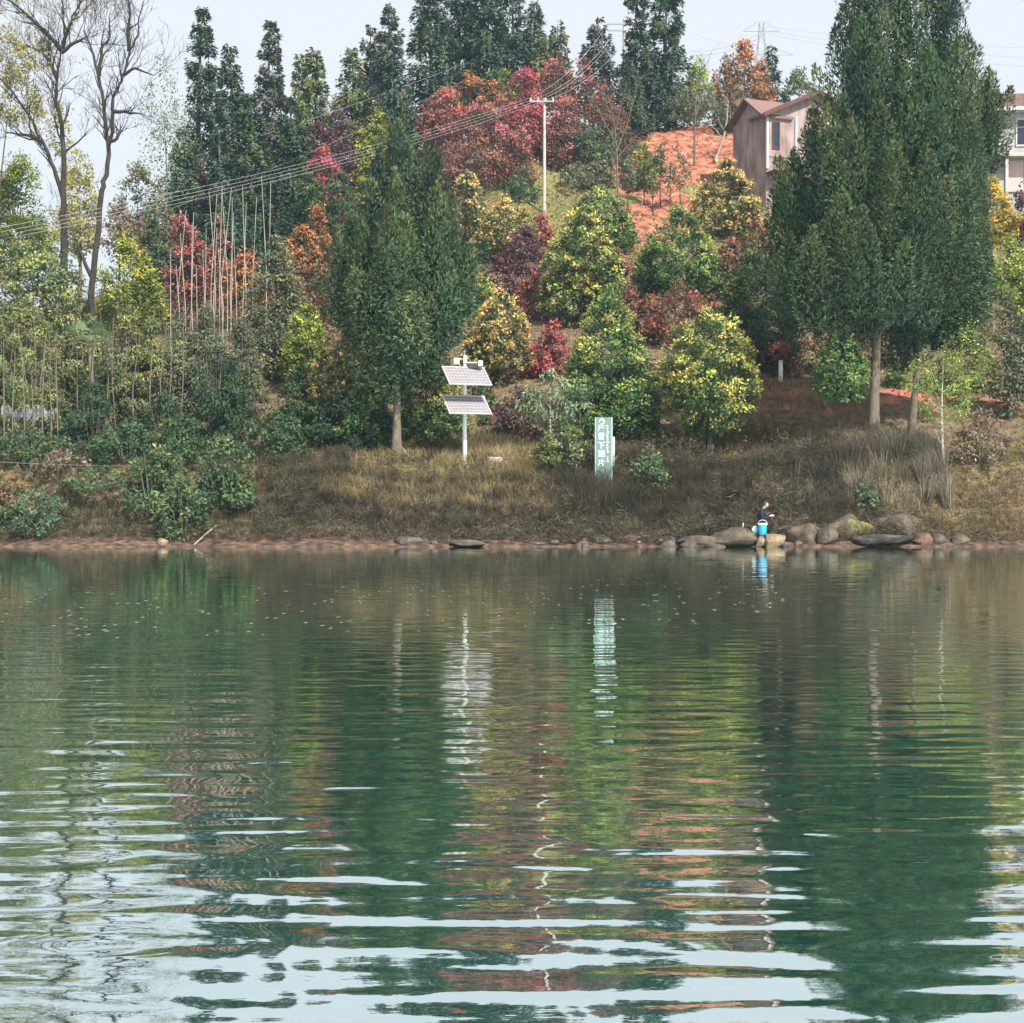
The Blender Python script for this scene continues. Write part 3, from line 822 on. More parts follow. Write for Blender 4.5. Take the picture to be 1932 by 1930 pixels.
# ------------------------------------------------------------------ the trees and shrubs
BT, CF, CY, RS, BB, SH = 'broadleaf_tree', 'conifer_tree', 'cypress_tree', 'red_shrub', 'bamboo_clump', 'shrub'
GR = 'rounded trees planted on the hillside'
GC = 'conifers on the skyline'
GD = 'red-leaved shrubs on the hillside'
GB = 'bamboo on the left bank'
PLANTS = [
 # --- the cypresses on the bank
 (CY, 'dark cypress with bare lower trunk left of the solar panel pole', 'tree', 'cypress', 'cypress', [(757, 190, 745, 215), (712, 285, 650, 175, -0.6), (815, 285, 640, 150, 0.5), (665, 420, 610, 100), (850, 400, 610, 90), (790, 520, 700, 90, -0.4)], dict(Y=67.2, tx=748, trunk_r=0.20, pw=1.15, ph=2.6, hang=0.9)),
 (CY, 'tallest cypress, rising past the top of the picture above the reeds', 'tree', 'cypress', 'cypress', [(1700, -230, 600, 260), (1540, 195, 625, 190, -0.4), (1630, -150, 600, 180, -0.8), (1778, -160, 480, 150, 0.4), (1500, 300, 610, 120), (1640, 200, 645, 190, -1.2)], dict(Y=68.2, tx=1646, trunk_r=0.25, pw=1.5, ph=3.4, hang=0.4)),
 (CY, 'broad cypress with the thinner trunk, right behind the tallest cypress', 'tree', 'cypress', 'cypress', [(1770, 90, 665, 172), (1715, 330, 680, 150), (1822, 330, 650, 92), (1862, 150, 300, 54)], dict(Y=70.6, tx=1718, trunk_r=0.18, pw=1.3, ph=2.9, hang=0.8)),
 # --- front row of rounded trees
 (BT, 'globe-shaped yellow-tipped tree with white painted foot, nearest the reeds', 'tree', 'round', 'camphor', [(1340, 588, 822, 182), (1342, 650, 815, 190)], dict(Y=69.0, group=GR, foot=0.55, trunk_r=0.12, profile='round', leaf=6.3)),
 (BT, 'tall egg-shaped green tree behind the teal sign', 'tree', 'round', 'camphor_green', [(1150, 543, 835, 172), (1196, 630, 830, 120, -0.4), (1110, 610, 800, 90)], dict(Y=71.5, group=GR, foot=0.4, trunk_r=0.13, leaf=6.0)),
 (BT, 'peach-tipped rounded tree right above the solar panels', 'tree', 'round', 'peach', [(945, 548, 705, 130), (905, 610, 720, 80)], dict(g=722, group=GR)),
 (BT, 'peach-topped dark tree close left of the bare cypress trunk', 'tree', 'round', 'peach', [(655, 620, 760, 100, -0.2), (700, 650, 770, 70), (610, 660, 760, 60)], dict(Y=67.8, group=GR, tipboost=0.9)),
 (BT, 'dark green tree filling the gap left of the cypress trunk', 'tree', 'round', 'camphor_dark', [(645, 680, 858, 190), (570, 690, 855, 140), (715, 760, 860, 90)], dict(Y=68.6, group=GR, tipboost=0.8)),
 (BT, 'yellow-flecked tree between the cypress trunk and the solar pole', 'tree', 'round', 'camphor', [(805, 655, 855, 120), (845, 690, 850, 90), (770, 740, 860, 70)], dict(Y=69.4, group=GR, tipboost=0.7)),
 (BT, 'dark glossy tree directly behind the solar panel pole', 'tree', 'round', 'camphor_dark', [(900, 720, 870, 150), (970, 760, 860, 90)], dict(Y=74.0, group=GR)),
 (BT, 'small round green tree on a thin dark stem left of the tallest cypress', 'tree', 'round', 'camphor_green', [(1586, 614, 758, 108), (1610, 650, 750, 60)], dict(Y=66.7, dens=1.4, clump=0.09, rough=0.15, loose=0.15, trunk_r=0.045, bark=M_BARK_DARK, tipboost=0.6)),
 # --- second row
 (BT, 'yellow-crowned egg-shaped tree in the middle of the slope', 'tree', 'round', 'camphor', [(1095, 393, 560, 150), (1085, 470, 615, 140), (1140, 440, 560, 80)], dict(g=618, group=GR)),
 (BT, 'green dome-shaped tree below the red earth gully', 'tree', 'round', 'camphor_green', [(1277, 390, 560, 160), (1230, 450, 560, 80), (1330, 460, 560, 80)], dict(g=566, group=GR)),
 (BT, 'peach and yellow tree below the pink house', 'tree', 'round', 'peach', [(1370, 300, 445, 132), (1400, 340, 440, 70)], dict(g=452, group=GR)),
 (BT, 'yellow-peach tree left of the foot of the concrete pole', 'tree', 'round', 'peach', [(958, 364, 490, 118), (930, 400, 490, 70)], dict(g=494, group=GR)),
 (BT, 'pale orange tree showing at the right shoulder of the cypress', 'tree', 'round', 'peach', [(883, 322, 450, 84)], dict(g=470, group=GR, tipboost=1.2)),
 (BT, 'olive tree with yellow rim just right of the concrete pole foot', 'tree', 'round', 'camphor_green', [(1130, 352, 475, 140), (1170, 400, 480, 80)], dict(g=482, group=GR)),
 (BT, 'dark green tree on the slope left of the tallest cypress', 'tree', 'round', 'camphor_dark', [(1420, 455, 690, 130), (1460, 540, 690, 90), (1390, 520, 650, 80)], dict(g=694, group=GR)),
 (BT, 'brownish tree above the dark one at the left edge of the tallest cypress', 'tree', 'round', 'red_brown', [(1425, 412, 540, 90), (1380, 440, 560, 70)], dict(g=566, tipboost=0.7)),
 (BT, 'light yellow-green tree at the right waist of the dark cypress', 'tree', 'round', 'yellow_green', [(912, 515, 620, 76)], dict(g=640)),
 (BT, 'pale green drooping tree between the solar pole and the sign', 'tree', 'round', 'pale_green', [(1040, 690, 800, 110), (1085, 705, 790, 70), (1000, 720, 790, 60)], dict(Y=69.6, dens=0.55, droop=0.5, narrow=0.3, leaf=10, bark=M_BARK_PALE)),
 # --- red shrubs of the middle slope
 (RS, 'bright pink-red shrub beside the egg-shaped green tree', 'shrub', 'shrub', 'scarlet', [(1045, 605, 700, 70), (1020, 640, 705, 80), (1000, 660, 705, 50)], dict(g=712, group=GD)),
 (RS, 'brownish red shrub spreading above the globe-shaped tree', 'shrub', 'shrub', 'red_brown', [(1280, 540, 640, 150), (1220, 555, 640, 90), (1340, 560, 640, 70)], dict(g=655, group=GD)),
 (RS, 'dusky red shrub between the egg tree and the green dome', 'shrub', 'shrub', 'red_brown', [(1165, 470, 570, 90), (1140, 520, 600, 80)], dict(g=610, group=GD)),
 (RS, 'dark maroon shrub left of the yellow-crowned egg tree', 'shrub', 'shrub', 'maroon', [(990, 425, 560, 100), (950, 470, 560, 90)], dict(g=572, group=GD)),
 (RS, 'small crimson shrub low beside the yellow-crowned egg tree', 'shrub', 'shrub', 'red', [(1005, 508, 590, 70)], dict(g=604, group=GD)),
 (RS, 'rose-red shrub at the foot of the concrete pole', 'shrub', 'shrub', 'scarlet', [(1020, 405, 460, 60)], dict(g=470, group=GD)),
 (RS, 'dark purple shrub hidden below the pale drooping tree', 'shrub', 'shrub', 'maroon', [(985, 735, 840, 130)], dict(Y=70.6, group=GD, tipboost=0.6)),
 (RS, 'rust-brown shrub in the shade left of the tallest cypress', 'shrub', 'shrub', 'red_brown', [(1500, 560, 690, 130), (1460, 600, 690, 80)], dict(g=700, group=GD)),
 (SH, 'dark brown shrub behind the tallest cypress trunk', 'shrub', 'shrub', 'dead', [(1610, 590, 680, 120), (1690, 600, 685, 100)], dict(g=694)),
 # --- the red mass on the hilltop
 (RS, 'largest crimson shrub on the hilltop, left of the concrete pole', 'shrub', 'shrub', 'red', [(915, 195, 345, 170), (975, 240, 350, 90)], dict(g=350, group=GD, leaf=5.5)),
 (RS, 'crimson shrub mounded at the upper left of the red hilltop mass', 'shrub', 'shrub', 'red', [(840, 165, 280, 100), (810, 190, 260, 60)], dict(g=300, group=GD, leaf=5.5)),
 (RS, 'crimson shrub with ochre top on the red hilltop mass', 'shrub', 'shrub', 'orange_brown', [(890, 135, 260, 100), (930, 150, 240, 70)], dict(g=268, group=GD, leaf=5.5)),
 (RS, 'crimson shrub in the centre of the red hilltop mass', 'shrub', 'shrub', 'scarlet', [(985, 125, 270, 110), (1000, 170, 290, 90)], dict(g=290, group=GD, leaf=5.5, tipboost=0.8)),
 (RS, 'orange-red shrub at the top right of the red hilltop mass', 'shrub', 'shrub', 'red', [(1055, 98, 220, 100), (1100, 110, 220, 60)], dict(g=254, group=GD, leaf=5.5)),
 (RS, 'dusky crimson shrub right behind the top of the concrete pole', 'shrub', 'shrub', 'red', [(1068, 188, 310, 84), (1050, 220, 310, 60)], dict(g=318, group=GD, leaf=5.5, tipboost=0.8)),
 (RS, 'dull red-brown shrub at the right end of the red hilltop mass', 'shrub', 'shrub', 'red_brown', [(1140, 160, 270, 80), (1165, 200, 290, 60)], dict(g=296, group=GD, leaf=5.5)),
 (RS, 'dark plum shrub among the conifers left of the cypress tip', 'shrub', 'shrub', 'maroon', [(635, 195, 310, 84), (600, 230, 310, 50)], dict(Y=128, group=GD, leaf=5.5)),
 (RS, 'vivid pink shrub under the power lines left of the cypress tip', 'shrub', 'shrub', 'scarlet', [(612, 265, 345, 90)], dict(Y=122, group=GD, leaf=5.5)),
 (RS, 'narrow maroon shrub among the left conifers', 'shrub', 'shrub', 'maroon', [(383, 288, 380, 42), (372, 330, 390, 50)], dict(Y=112, group=GD, leaf=5.5, tipboost=1.3)),
 (RS, 'red shrub behind the pale bare stems, left one', 'shrub', 'shrub', 'red', [(345, 405, 570, 76), (372, 450, 570, 60)], dict(Y=93, group=GD)),
 (RS, 'red shrub behind the pale bare stems, right one', 'shrub', 'shrub', 'red', [(417, 408, 540, 48), (395, 470, 560, 70)], dict(Y=95, group=GD)),
 (RS, 'orange-red shrub low among the pale bare stems', 'shrub', 'shrub', 'orange_brown', [(470, 470, 560, 90), (440, 490, 570, 70)], dict(Y=91, group=GD, tipboost=1.1)),
 (RS, 'rusty orange shrub at the left waist of the dark cypress', 'shrub', 'shrub', 'orange_brown', [(600, 388, 500, 60), (570, 430, 530, 90), (545, 450, 540, 60)], dict(Y=92, group=GD)),
 (RS, 'dusky brown-red shrub lower at the left waist of the dark cypress', 'shrub', 'shrub', 'red_brown', [(590, 500, 620, 80)], dict(Y=84, group=GD, tipboost=0.6)),
 (SH, 'yellow-green bush above the power lines left of the cypress tip', 'shrub', 'shrub', 'yellow_green', [(690, 245, 330, 66), (712, 205, 310, 46)], dict(Y=118, leaf=5.5)),
 (SH, 'dark green bush under the power lines beside the cypress', 'shrub', 'shrub', 'camphor_dark', [(640, 320, 410, 90), (580, 330, 410, 80)], dict(Y=112, leaf=5.5)),
 (SH, 'yellow-green bush crowning the red hilltop mass', 'shrub', 'shrub', 'yellow_green', [(945, 122, 190, 90)], dict(Y=141, leaf=5.5)),
 (SH, 'low olive scrub right of the concrete pole', 'shrub', 'shrub', 'grey_green', [(1090, 310, 352, 90), (1130, 300, 356, 70)], dict(g=358, leaf=5.5)),
 (SH, 'dark scrub under the red shrubs left of the concrete pole', 'shrub', 'shrub', 'shrub_green', [(985, 320, 372, 80)], dict(g=376, leaf=5.5, tipboost=0.4)),
 (SH, 'sage scrub at the top of the red gully', 'shrub', 'shrub', 'grey_green', [(1205, 275, 345, 60), (1225, 290, 350, 60)], dict(g=354, leaf=5.5)),
 (SH, 'dark green scrub behind the bare pale tree', 'shrub', 'shrub', 'shrub_green', [(1150, 250, 320, 90), (1110, 230, 300, 70)], dict(g=322, leaf=5.5, tipboost=0.5)),
 # --- skyline conifers
 (CF, 'tallest dark conifer at the left of the skyline', 'conifer', 'conifer', 'conifer', [(384, 3, 560, 156)], dict(Y=116, group=GC)),
 (CF, 'slim dark conifer close right of the tallest left one', 'conifer', 'conifer', 'conifer', [(434, 70, 560, 126)], dict(Y=119, group=GC)),
 (CF, 'low dark conifer filling under the left skyline pair', 'conifer', 'conifer', 'conifer', [(470, 170, 560, 158)], dict(Y=112, group=GC)),
 (CF, 'teal conifer leaning over the pale bare stems', 'conifer', 'conifer', 'conifer_blue', [(415, 240, 590, 158)], dict(Y=106, group=GC)),
 (CF, 'small dark conifer left of the pale bare stems', 'conifer', 'conifer', 'conifer_blue', [(345, 240, 590, 134)], dict(Y=110, group=GC)),
 (CF, 'loose grey conifer right of the left skyline pair', 'conifer', 'conifer', 'conifer_grey', [(512, 34, 480, 134)], dict(Y=124, group=GC, loose=0.6)),
 (CF, 'mid green conifer below the loose grey conifer', 'conifer', 'conifer', 'conifer', [(548, 180, 470, 146)], dict(Y=117, group=GC)),
 (CF, 'pale yellowish conifer in the dip of the skyline', 'conifer', 'conifer', 'conifer_olive', [(592, 84, 330, 97)], dict(Y=132, group=GC)),
 (CF, 'faint olive conifer left of the dip of the skyline', 'conifer', 'conifer', 'conifer_olive', [(565, 96, 330, 73)], dict(Y=136, group=GC, loose=0.5)),
 (CF, 'olive conifer right of the dip of the skyline', 'conifer', 'conifer', 'conifer_olive', [(664, 84, 330, 122)], dict(Y=133, group=GC)),
 (CF, 'spiky open conifer left of the tallest dark group', 'conifer', 'conifer', 'conifer_grey', [(735, 4, 300, 126)], dict(Y=139, group=GC, loose=0.8)),
 (CF, 'open thin-topped conifer leaning left on the skyline dip', 'conifer', 'conifer', 'conifer_grey', [(700, 40, 300, 92)], dict(Y=142, group=GC, loose=0.9, dens=0.7)),
 (CF, 'blue-green conifer right behind the cypress tip', 'conifer', 'conifer', 'conifer_blue', [(742, 110, 330, 117)], dict(Y=129, group=GC)),
 (CF, 'first of the tall dark conifers standing together, from the left', 'conifer', 'conifer', 'conifer', [(812, -70, 250, 136)], dict(Y=141, group=GC)),
 (CF, 'second of the tall dark conifers standing together, from the left', 'conifer', 'conifer', 'conifer_blue', [(868, -95, 230, 134)], dict(Y=144, group=GC)),
 (CF, 'third of the tall dark conifers standing together, from the left', 'conifer', 'conifer', 'conifer', [(918, -80, 210, 134)], dict(Y=142, group=GC)),
 (CF, 'fourth of the tall dark conifers standing together, from the left', 'conifer', 'conifer', 'conifer_blue', [(965, -60, 200, 117)], dict(Y=145, group=GC)),
 (CF, 'small pointed conifer right of the tall dark group', 'conifer', 'conifer', 'conifer_grey', [(1008, -2, 180, 75)], dict(Y=148, group=GC)),
 (CF, 'bushy yellow-green conifer at the foot of the small pointed one', 'conifer', 'conifer', 'conifer_olive', [(1022, 62, 190, 80)], dict(Y=143, group=GC)),
 (CF, 'stubby olive conifer above the orange-red shrub', 'conifer', 'conifer', 'conifer_olive', [(1052, 38, 180, 70)], dict(Y=146, group=GC)),
 (CF, 'hazy grey conifer left of the crossarm pole', 'conifer', 'conifer', 'conifer_grey', [(1128, 28, 210, 102)], dict(Y=147, group=GC, loose=0.4)),
 (CF, 'scraggly dark conifer beside the crossarm pole', 'conifer', 'conifer', 'conifer', [(1203, -50, 245, 117)], dict(Y=139, group=GC, loose=0.6)),
 (CF, 'scraggly dark conifer with broad boughs right of the crossarm pole', 'conifer', 'conifer', 'conifer', [(1258, -70, 235, 136)], dict(Y=140, group=GC, loose=0.7)),
 (CF, 'dark green conifer low behind the bare pale tree', 'conifer', 'conifer', 'conifer', [(1190, 120, 300, 92)], dict(Y=136, group=GC)),
 (CF, 'thin dark conifer behind the orange-brown tree', 'conifer', 'conifer', 'conifer', [(1455, 84, 220, 56)], dict(Y=152, group=GC)),
 (BT, 'bright yellow-green tree above the red cut bank', 'tree', 'round', 'lime', [(1318, 108, 215, 66), (1298, 150, 225, 60)], dict(Y=140, leaf=5.5)),
 (BT, 'orange-brown tree on the crest behind the pink house', 'tree', 'round', 'orange_brown', [(1402, 78, 235, 110), (1370, 100, 230, 70), (1440, 110, 220, 56)], dict(Y=143, leaf=5.5)),
 (BT, 'rounded olive tree behind the pink house roof', 'tree', 'round', 'conifer_olive', [(1506, 126, 215, 66)], dict(Y=150, leaf=5.5)),
 (BT, 'grey twiggy tree over the red cut bank', 'tree', 'round', 'grey_green', [(1290, 150, 232, 80), (1340, 170, 232, 60)], dict(Y=137.5, leaf=5.0, dens=0.5)),
 (BT, 'dark leafy tree left of the pink house gable', 'tree', 'round', 'camphor_dark', [(1370, 190, 262, 66), (1392, 210, 300, 40)], dict(Y=139, leaf=5.5, tipboost=0.3)),
 # --- left: yellowish broadleaf and bamboo
 (BT, 'pale thin-leaved tree against the sky left of the tallest left conifer', 'tree', 'round', 'pale_green', [(308, 84, 350, 110), (322, 140, 360, 90)], dict(Y=108, dens=0.15, leaf=5.0, inner=0.0, trunk_r=0.10)),
 (BT, 'yellow-leaved tree leaning in at the top of the left edge', 'tree', 'round', 'sparse_yellow', [(15, 50, 150, 90), (40, 125, 235, 100), (112, 190, 290, 56), (150, 275, 345, 70), (70, 60, 130, 60)], dict(Y=88, dens=0.45, leaf=5.2, inner=0.0, tx=-30, trunk_r=0.12)),
 (BT, 'olive-yellow tree at the left edge below the bare trees', 'tree', 'round', 'yellow_green', [(40, 290, 520, 150), (0, 330, 520, 120)], dict(Y=92, dens=0.9, leaf=5.5, tipboost=0.7)),
 (BT, 'mustard-leaved tree between the two bare trunks', 'tree', 'round', 'sparse_yellow', [(150, 295, 470, 90), (140, 360, 480, 110)], dict(Y=96, dens=0.5, leaf=5.5)),
 (BT, 'bright yellow-green tree right of the bare trunks', 'tree', 'round', 'yellow_green', [(235, 445, 620, 130), (270, 480, 620, 90)], dict(Y=86, dens=0.9)),
 (BT, 'hazy green tree behind the right bare trunk', 'tree', 'round', 'grey_green', [(260, 300, 470, 110), (300, 340, 480, 80)], dict(Y=104, dens=0.7, leaf=5.5)),
 (BT, 'brownish thin tree below the power lines on the left', 'tree', 'round', 'dead', [(225, 380, 480, 90), (265, 400, 490, 60)], dict(Y=99, dens=0.6)),
 (BT, 'dark conifer-like tree under the wires left of the red shrubs', 'tree', 'round', 'camphor_dark', [(290, 400, 560, 70)], dict(Y=96)),
 (BT, 'olive-grey tree low at the far left', 'tree', 'round', 'bamboo', [(60, 440, 620, 170), (120, 470, 620, 110)], dict(Y=82, dens=0.9)),
 (BT, 'tall loose grey-green tree left of the dark cypress', 'tree', 'round', 'grey_green', [(520, 430, 700, 110), (545, 520, 760, 150), (480, 560, 780, 130)], dict(Y=79, dens=0.85, trunk_r=0.14)),
 (BT, 'yellow-leaved tree touching the left side of the dark cypress', 'tree', 'round', 'yellow_green', [(582, 560, 700, 76), (560, 600, 720, 70)], dict(Y=76, tipboost=0.7)),
 (BB, 'feathery light bamboo at the far left edge', 'bamboo', 'bamboo', 'bamboo', [(50, 570, 760, 190), (0, 590, 770, 120)], dict(Y=73, group=GB)),
 (BB, 'feathery light bamboo right of the far left clump', 'bamboo', 'bamboo', 'bamboo', [(130, 560, 740, 120), (170, 590, 700, 80)], dict(Y=74.5, group=GB)),
 (BB, 'tall olive bamboo between the palm and the pale bare stems', 'bamboo', 'bamboo', 'bamboo', [(235, 580, 820, 130), (285, 600, 830, 110)], dict(Y=72.5, group=GB)),
 (BB, 'arching bamboo under the pale bare stems', 'bamboo', 'bamboo', 'grey_green', [(340, 590, 830, 120), (390, 570, 800, 110)], dict(Y=72.8, group=GB)),
 (BB, 'grey bamboo at the right end of the bamboo thicket', 'bamboo', 'bamboo', 'grey_green', [(455, 600, 850, 120)], dict(Y=73.2, group=GB)),
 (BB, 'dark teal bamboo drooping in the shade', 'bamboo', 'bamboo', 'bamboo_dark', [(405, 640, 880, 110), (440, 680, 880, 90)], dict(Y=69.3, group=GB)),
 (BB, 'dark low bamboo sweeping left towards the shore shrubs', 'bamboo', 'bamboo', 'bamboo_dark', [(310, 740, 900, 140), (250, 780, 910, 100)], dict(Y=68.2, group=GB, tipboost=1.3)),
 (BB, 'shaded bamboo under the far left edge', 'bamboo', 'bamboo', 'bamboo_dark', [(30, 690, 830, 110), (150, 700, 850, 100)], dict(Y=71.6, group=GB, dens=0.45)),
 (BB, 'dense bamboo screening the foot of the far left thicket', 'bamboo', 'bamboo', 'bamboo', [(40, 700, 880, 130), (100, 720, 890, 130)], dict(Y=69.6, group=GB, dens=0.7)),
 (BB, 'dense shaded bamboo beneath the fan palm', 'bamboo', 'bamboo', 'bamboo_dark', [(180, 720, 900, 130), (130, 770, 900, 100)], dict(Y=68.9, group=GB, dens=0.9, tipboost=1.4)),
 (BB, 'bamboo behind the fan palm', 'bamboo', 'bamboo', 'bamboo', [(190, 640, 860, 150)], dict(Y=74.2, group=GB)),
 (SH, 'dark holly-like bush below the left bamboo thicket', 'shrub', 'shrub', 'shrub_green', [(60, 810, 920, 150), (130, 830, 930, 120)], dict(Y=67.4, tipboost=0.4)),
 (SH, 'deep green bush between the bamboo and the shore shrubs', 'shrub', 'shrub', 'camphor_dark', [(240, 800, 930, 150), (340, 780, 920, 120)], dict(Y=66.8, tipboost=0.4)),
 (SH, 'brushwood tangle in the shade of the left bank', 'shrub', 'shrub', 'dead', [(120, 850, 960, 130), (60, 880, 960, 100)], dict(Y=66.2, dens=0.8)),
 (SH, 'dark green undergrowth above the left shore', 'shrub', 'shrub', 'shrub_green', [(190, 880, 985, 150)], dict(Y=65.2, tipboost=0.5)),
 (SH, 'leafy shore shrub with drooping light leaves, left of the pair', 'shrub', 'shrub', 'shrub_green', [(290, 845, 990, 140), (330, 830, 960, 70)], dict(Y=64.3, leaf=8.5, narrow=0.45)),
 (SH, 'low leafy shrub overhanging the water at the left shore', 'shrub', 'shrub', 'shrub_green', [(345, 900, 1012, 110)], dict(Y=63.2, leaf=8.5, narrow=0.45, tipboost=1.1)),
 (SH, 'large shore shrub below the dark bamboo', 'shrub', 'shrub', 'shrub_green', [(425, 820, 1000, 130), (450, 880, 1004, 80)], dict(Y=64.6, leaf=8.0, tipboost=0.6)),
 (SH, 'dark thicket right of the large shore shrub', 'shrub', 'shrub', 'camphor_dark', [(500, 800, 940, 90), (540, 790, 870, 110)], dict(Y=67.0, tipboost=0.4)),
 (SH, 'ochre bush at the left edge of the shore', 'shrub', 'shrub', 'ochre', [(15, 890, 1005, 110)], dict(Y=64.6)),
 (SH, 'blue-green low shrub beside the ochre bush', 'shrub', 'shrub', 'shrub_teal', [(75, 920, 1010, 120), (30, 950, 1012, 90)], dict(Y=63.6)),
 # --- right side
 (SH, 'olive bush just left of the teal sign', 'shrub', 'shrub', 'bamboo', [(1062, 790, 905, 110), (1030, 830, 910, 80)], dict(Y=66.4, tipboost=0.5)),
 (BT, 'slender pale-trunked sapling with sparse leaves right of the cypresses', 'tree', 'round', 'lime', [(1782, 650, 800, 110), (1830, 600, 720, 80), (1740, 670, 740, 80)], dict(Y=66.0, dens=0.3, leaf=4.6, inner=0.0, trunk_r=0.075, bark=M_BARK_PALE)),
 (BT, 'bright green leafy tree at the right edge', 'tree', 'round', 'lime', [(1905, 450, 570, 100), (1930, 480, 600, 80)], dict(Y=74)),
 (BT, 'golden tree under the grey house', 'tree', 'round', 'gold', [(1872, 325, 455, 76), (1895, 370, 460, 60)], dict(Y=88)),
 (SH, 'dark maroon shrub at the right edge under the grey house', 'shrub', 'shrub', 'maroon', [(1925, 345, 440, 50)], dict(Y=90, tipboost=0.4)),
 (BT, 'grey-green drooping tree at the right edge above the soil bank', 'tree', 'round', 'grey_green', [(1905, 545, 770, 90), (1935, 590, 760, 80)], dict(Y=72, dens=0.7, droop=0.3)),
 (SH, 'yellow-green brush behind the pale sapling', 'shrub', 'shrub', 'lime', [(1790, 660, 730, 130), (1850, 650, 730, 90)], dict(Y=76, dens=0.7)),
 (SH, 'leafy green tuft between the two cypress trunks', 'shrub', 'shrub', 'camphor_green', [(1690, 680, 735, 60)], dict(Y=77)),
 (SH, 'grey dead brush right of the pale sapling', 'shrub', 'shrub', 'dead', [(1850, 770, 880, 120)], dict(Y=66.6, dens=0.7)),
 (SH, 'small leafy plant on the bank above the largest boulder', 'shrub', 'shrub', 'shrub_teal', [(1632, 915, 960, 60)], dict(Y=64.6, leaf=7)),
 (SH, 'low green creeper on the bank right of the sign', 'shrub', 'shrub', 'shrub_green', [(1225, 850, 905, 90)], dict(Y=65.6, tipboost=0.6)),
]
for nm, lab, cat, kind, pal, lobes, kw in PLANTS:
    tree(nm, lab, cat, kind, pal, lobes, **kw)

# saplings with single thin stems on the red gully
for i, (px, yt, g, w, lab, pal) in enumerate((
        (1246, 272, 392, 34, 'dark bushy sapling on the red gully, tallest of its row', 'camphor_dark'),
        (1185, 300, 398, 34, 'olive sapling left of the dark bushy one on the red gully', 'grey_green'),
        (1215, 268, 385, 36, 'yellowish sapling near the top of the red gully', 'yellow_green'),
        (1283, 290, 395, 44, 'thin grey sapling at the right of the red gully', 'grey_green'),
        (1265, 300, 402, 24, 'little bare-stemmed sapling between the dark and the grey one', 'grey_green'),
        (1232, 315, 405, 22, 'smallest sapling on the red gully', 'camphor_green'))):
    tree('sapling', lab, 'sapling', 'round', pal, [(px, yt, yt + 58, w)], g=g, group='saplings on the red gully', trunk_r=0.05, limbs=3,
         bark=M_BARK_DARK, leaf=5.0, dens=0.9 if i < 3 else 0.5)

# ------------------------------------------------------------------ leafless trees
def bare_tree(name, label, Y, stems, levels, bark, leaf=None, every=1.0, tw=2.2, rad0=0.16):
    (bx, by), _ = stems[0][0], 0
    b = at(bx, by, Y)
    base = Vector((b.x, Y, gz(b.x, Y) - 0.1))
    root = empty(name, base, label, 'tree')
    segs, tips = [], []
    for si, stem in enumerate(stems):
        pts = []
        zoff = RNG.uniform(-0.6, 0.6) if si else 0.0
        n = len(stem)
        r_start = rad0 if si == 0 else rad0 * 0.62
        for i, (x, y) in enumerate(stem):
            p = at(x, y, Y + zoff * i / n)
            pts.append((p, r_start * (1 - 0.78 * i / (n - 1))))
        if si == 0:
            pts = [(base, r_start * 1.2)] + pts
        # smooth the stem
        dense = []
        for (p, r), (q, s) in zip(pts[:-1], pts[1:]):
            for f in (0, 0.34, 0.67):
                dense.append((p.lerp(q, f) + Vector(RNG.normal(size=3)) * r * 0.25, r + (s - r) * f))
        dense.append(pts[-1])
        segs.append(dense)
        m = len(dense)
        for i in range(int(m * (0.5 if si == 0 else 0.25)), m):
            p, r = dense[i]
            d = (dense[min(i + 1, m - 1)][0] - dense[max(i - 1, 0)][0]).normalized()
            for rep in range(1 if i < m - 1 else 3):
                if RNG.uniform() > every:
                    continue
                side = Vector(RNG.normal(size=3)); side = (side - d * side.dot(d)).normalized()
                nd = (d * 0.7 + side * 0.8 + Vector((0, 0, 0.2))).normalized()
                twigs(p.copy(), nd, tw * RNG.uniform(0.5, 1.1), max(r * 0.5, 0.015), levels, segs, tips)
    link_mesh('trunk', tubes_mesh('trunk', segs[:len(stems)], 8), bark, root)
    link_mesh('branches', tubes_mesh('branches', segs[len(stems):], 4), bark, root)
    if leaf:
        pal, frac, size = leaf
        T = np.array([tuple(t) for t in tips])
        T = T[RNG.uniform(0, 1, len(T)) < frac]
        k = 5
        P = np.repeat(T, k, axis=0) + RNG.normal(size=(len(T) * k, 3)) * 0.22
        n = len(P)
        L = size / F_PX * Y * RNG.uniform(0.7, 1.3, n)
        link_mesh('crown', leaf_mesh('crown', P, RNG.normal(size=(n, 3)), RNG.normal(size=(n, 3)) + np.array([[0, -0.3, 0.6]]), L, L * 0.6,
                                     colours(pal, n, RNG.uniform(0, 1, n))), M_LEAF, root)
    return root

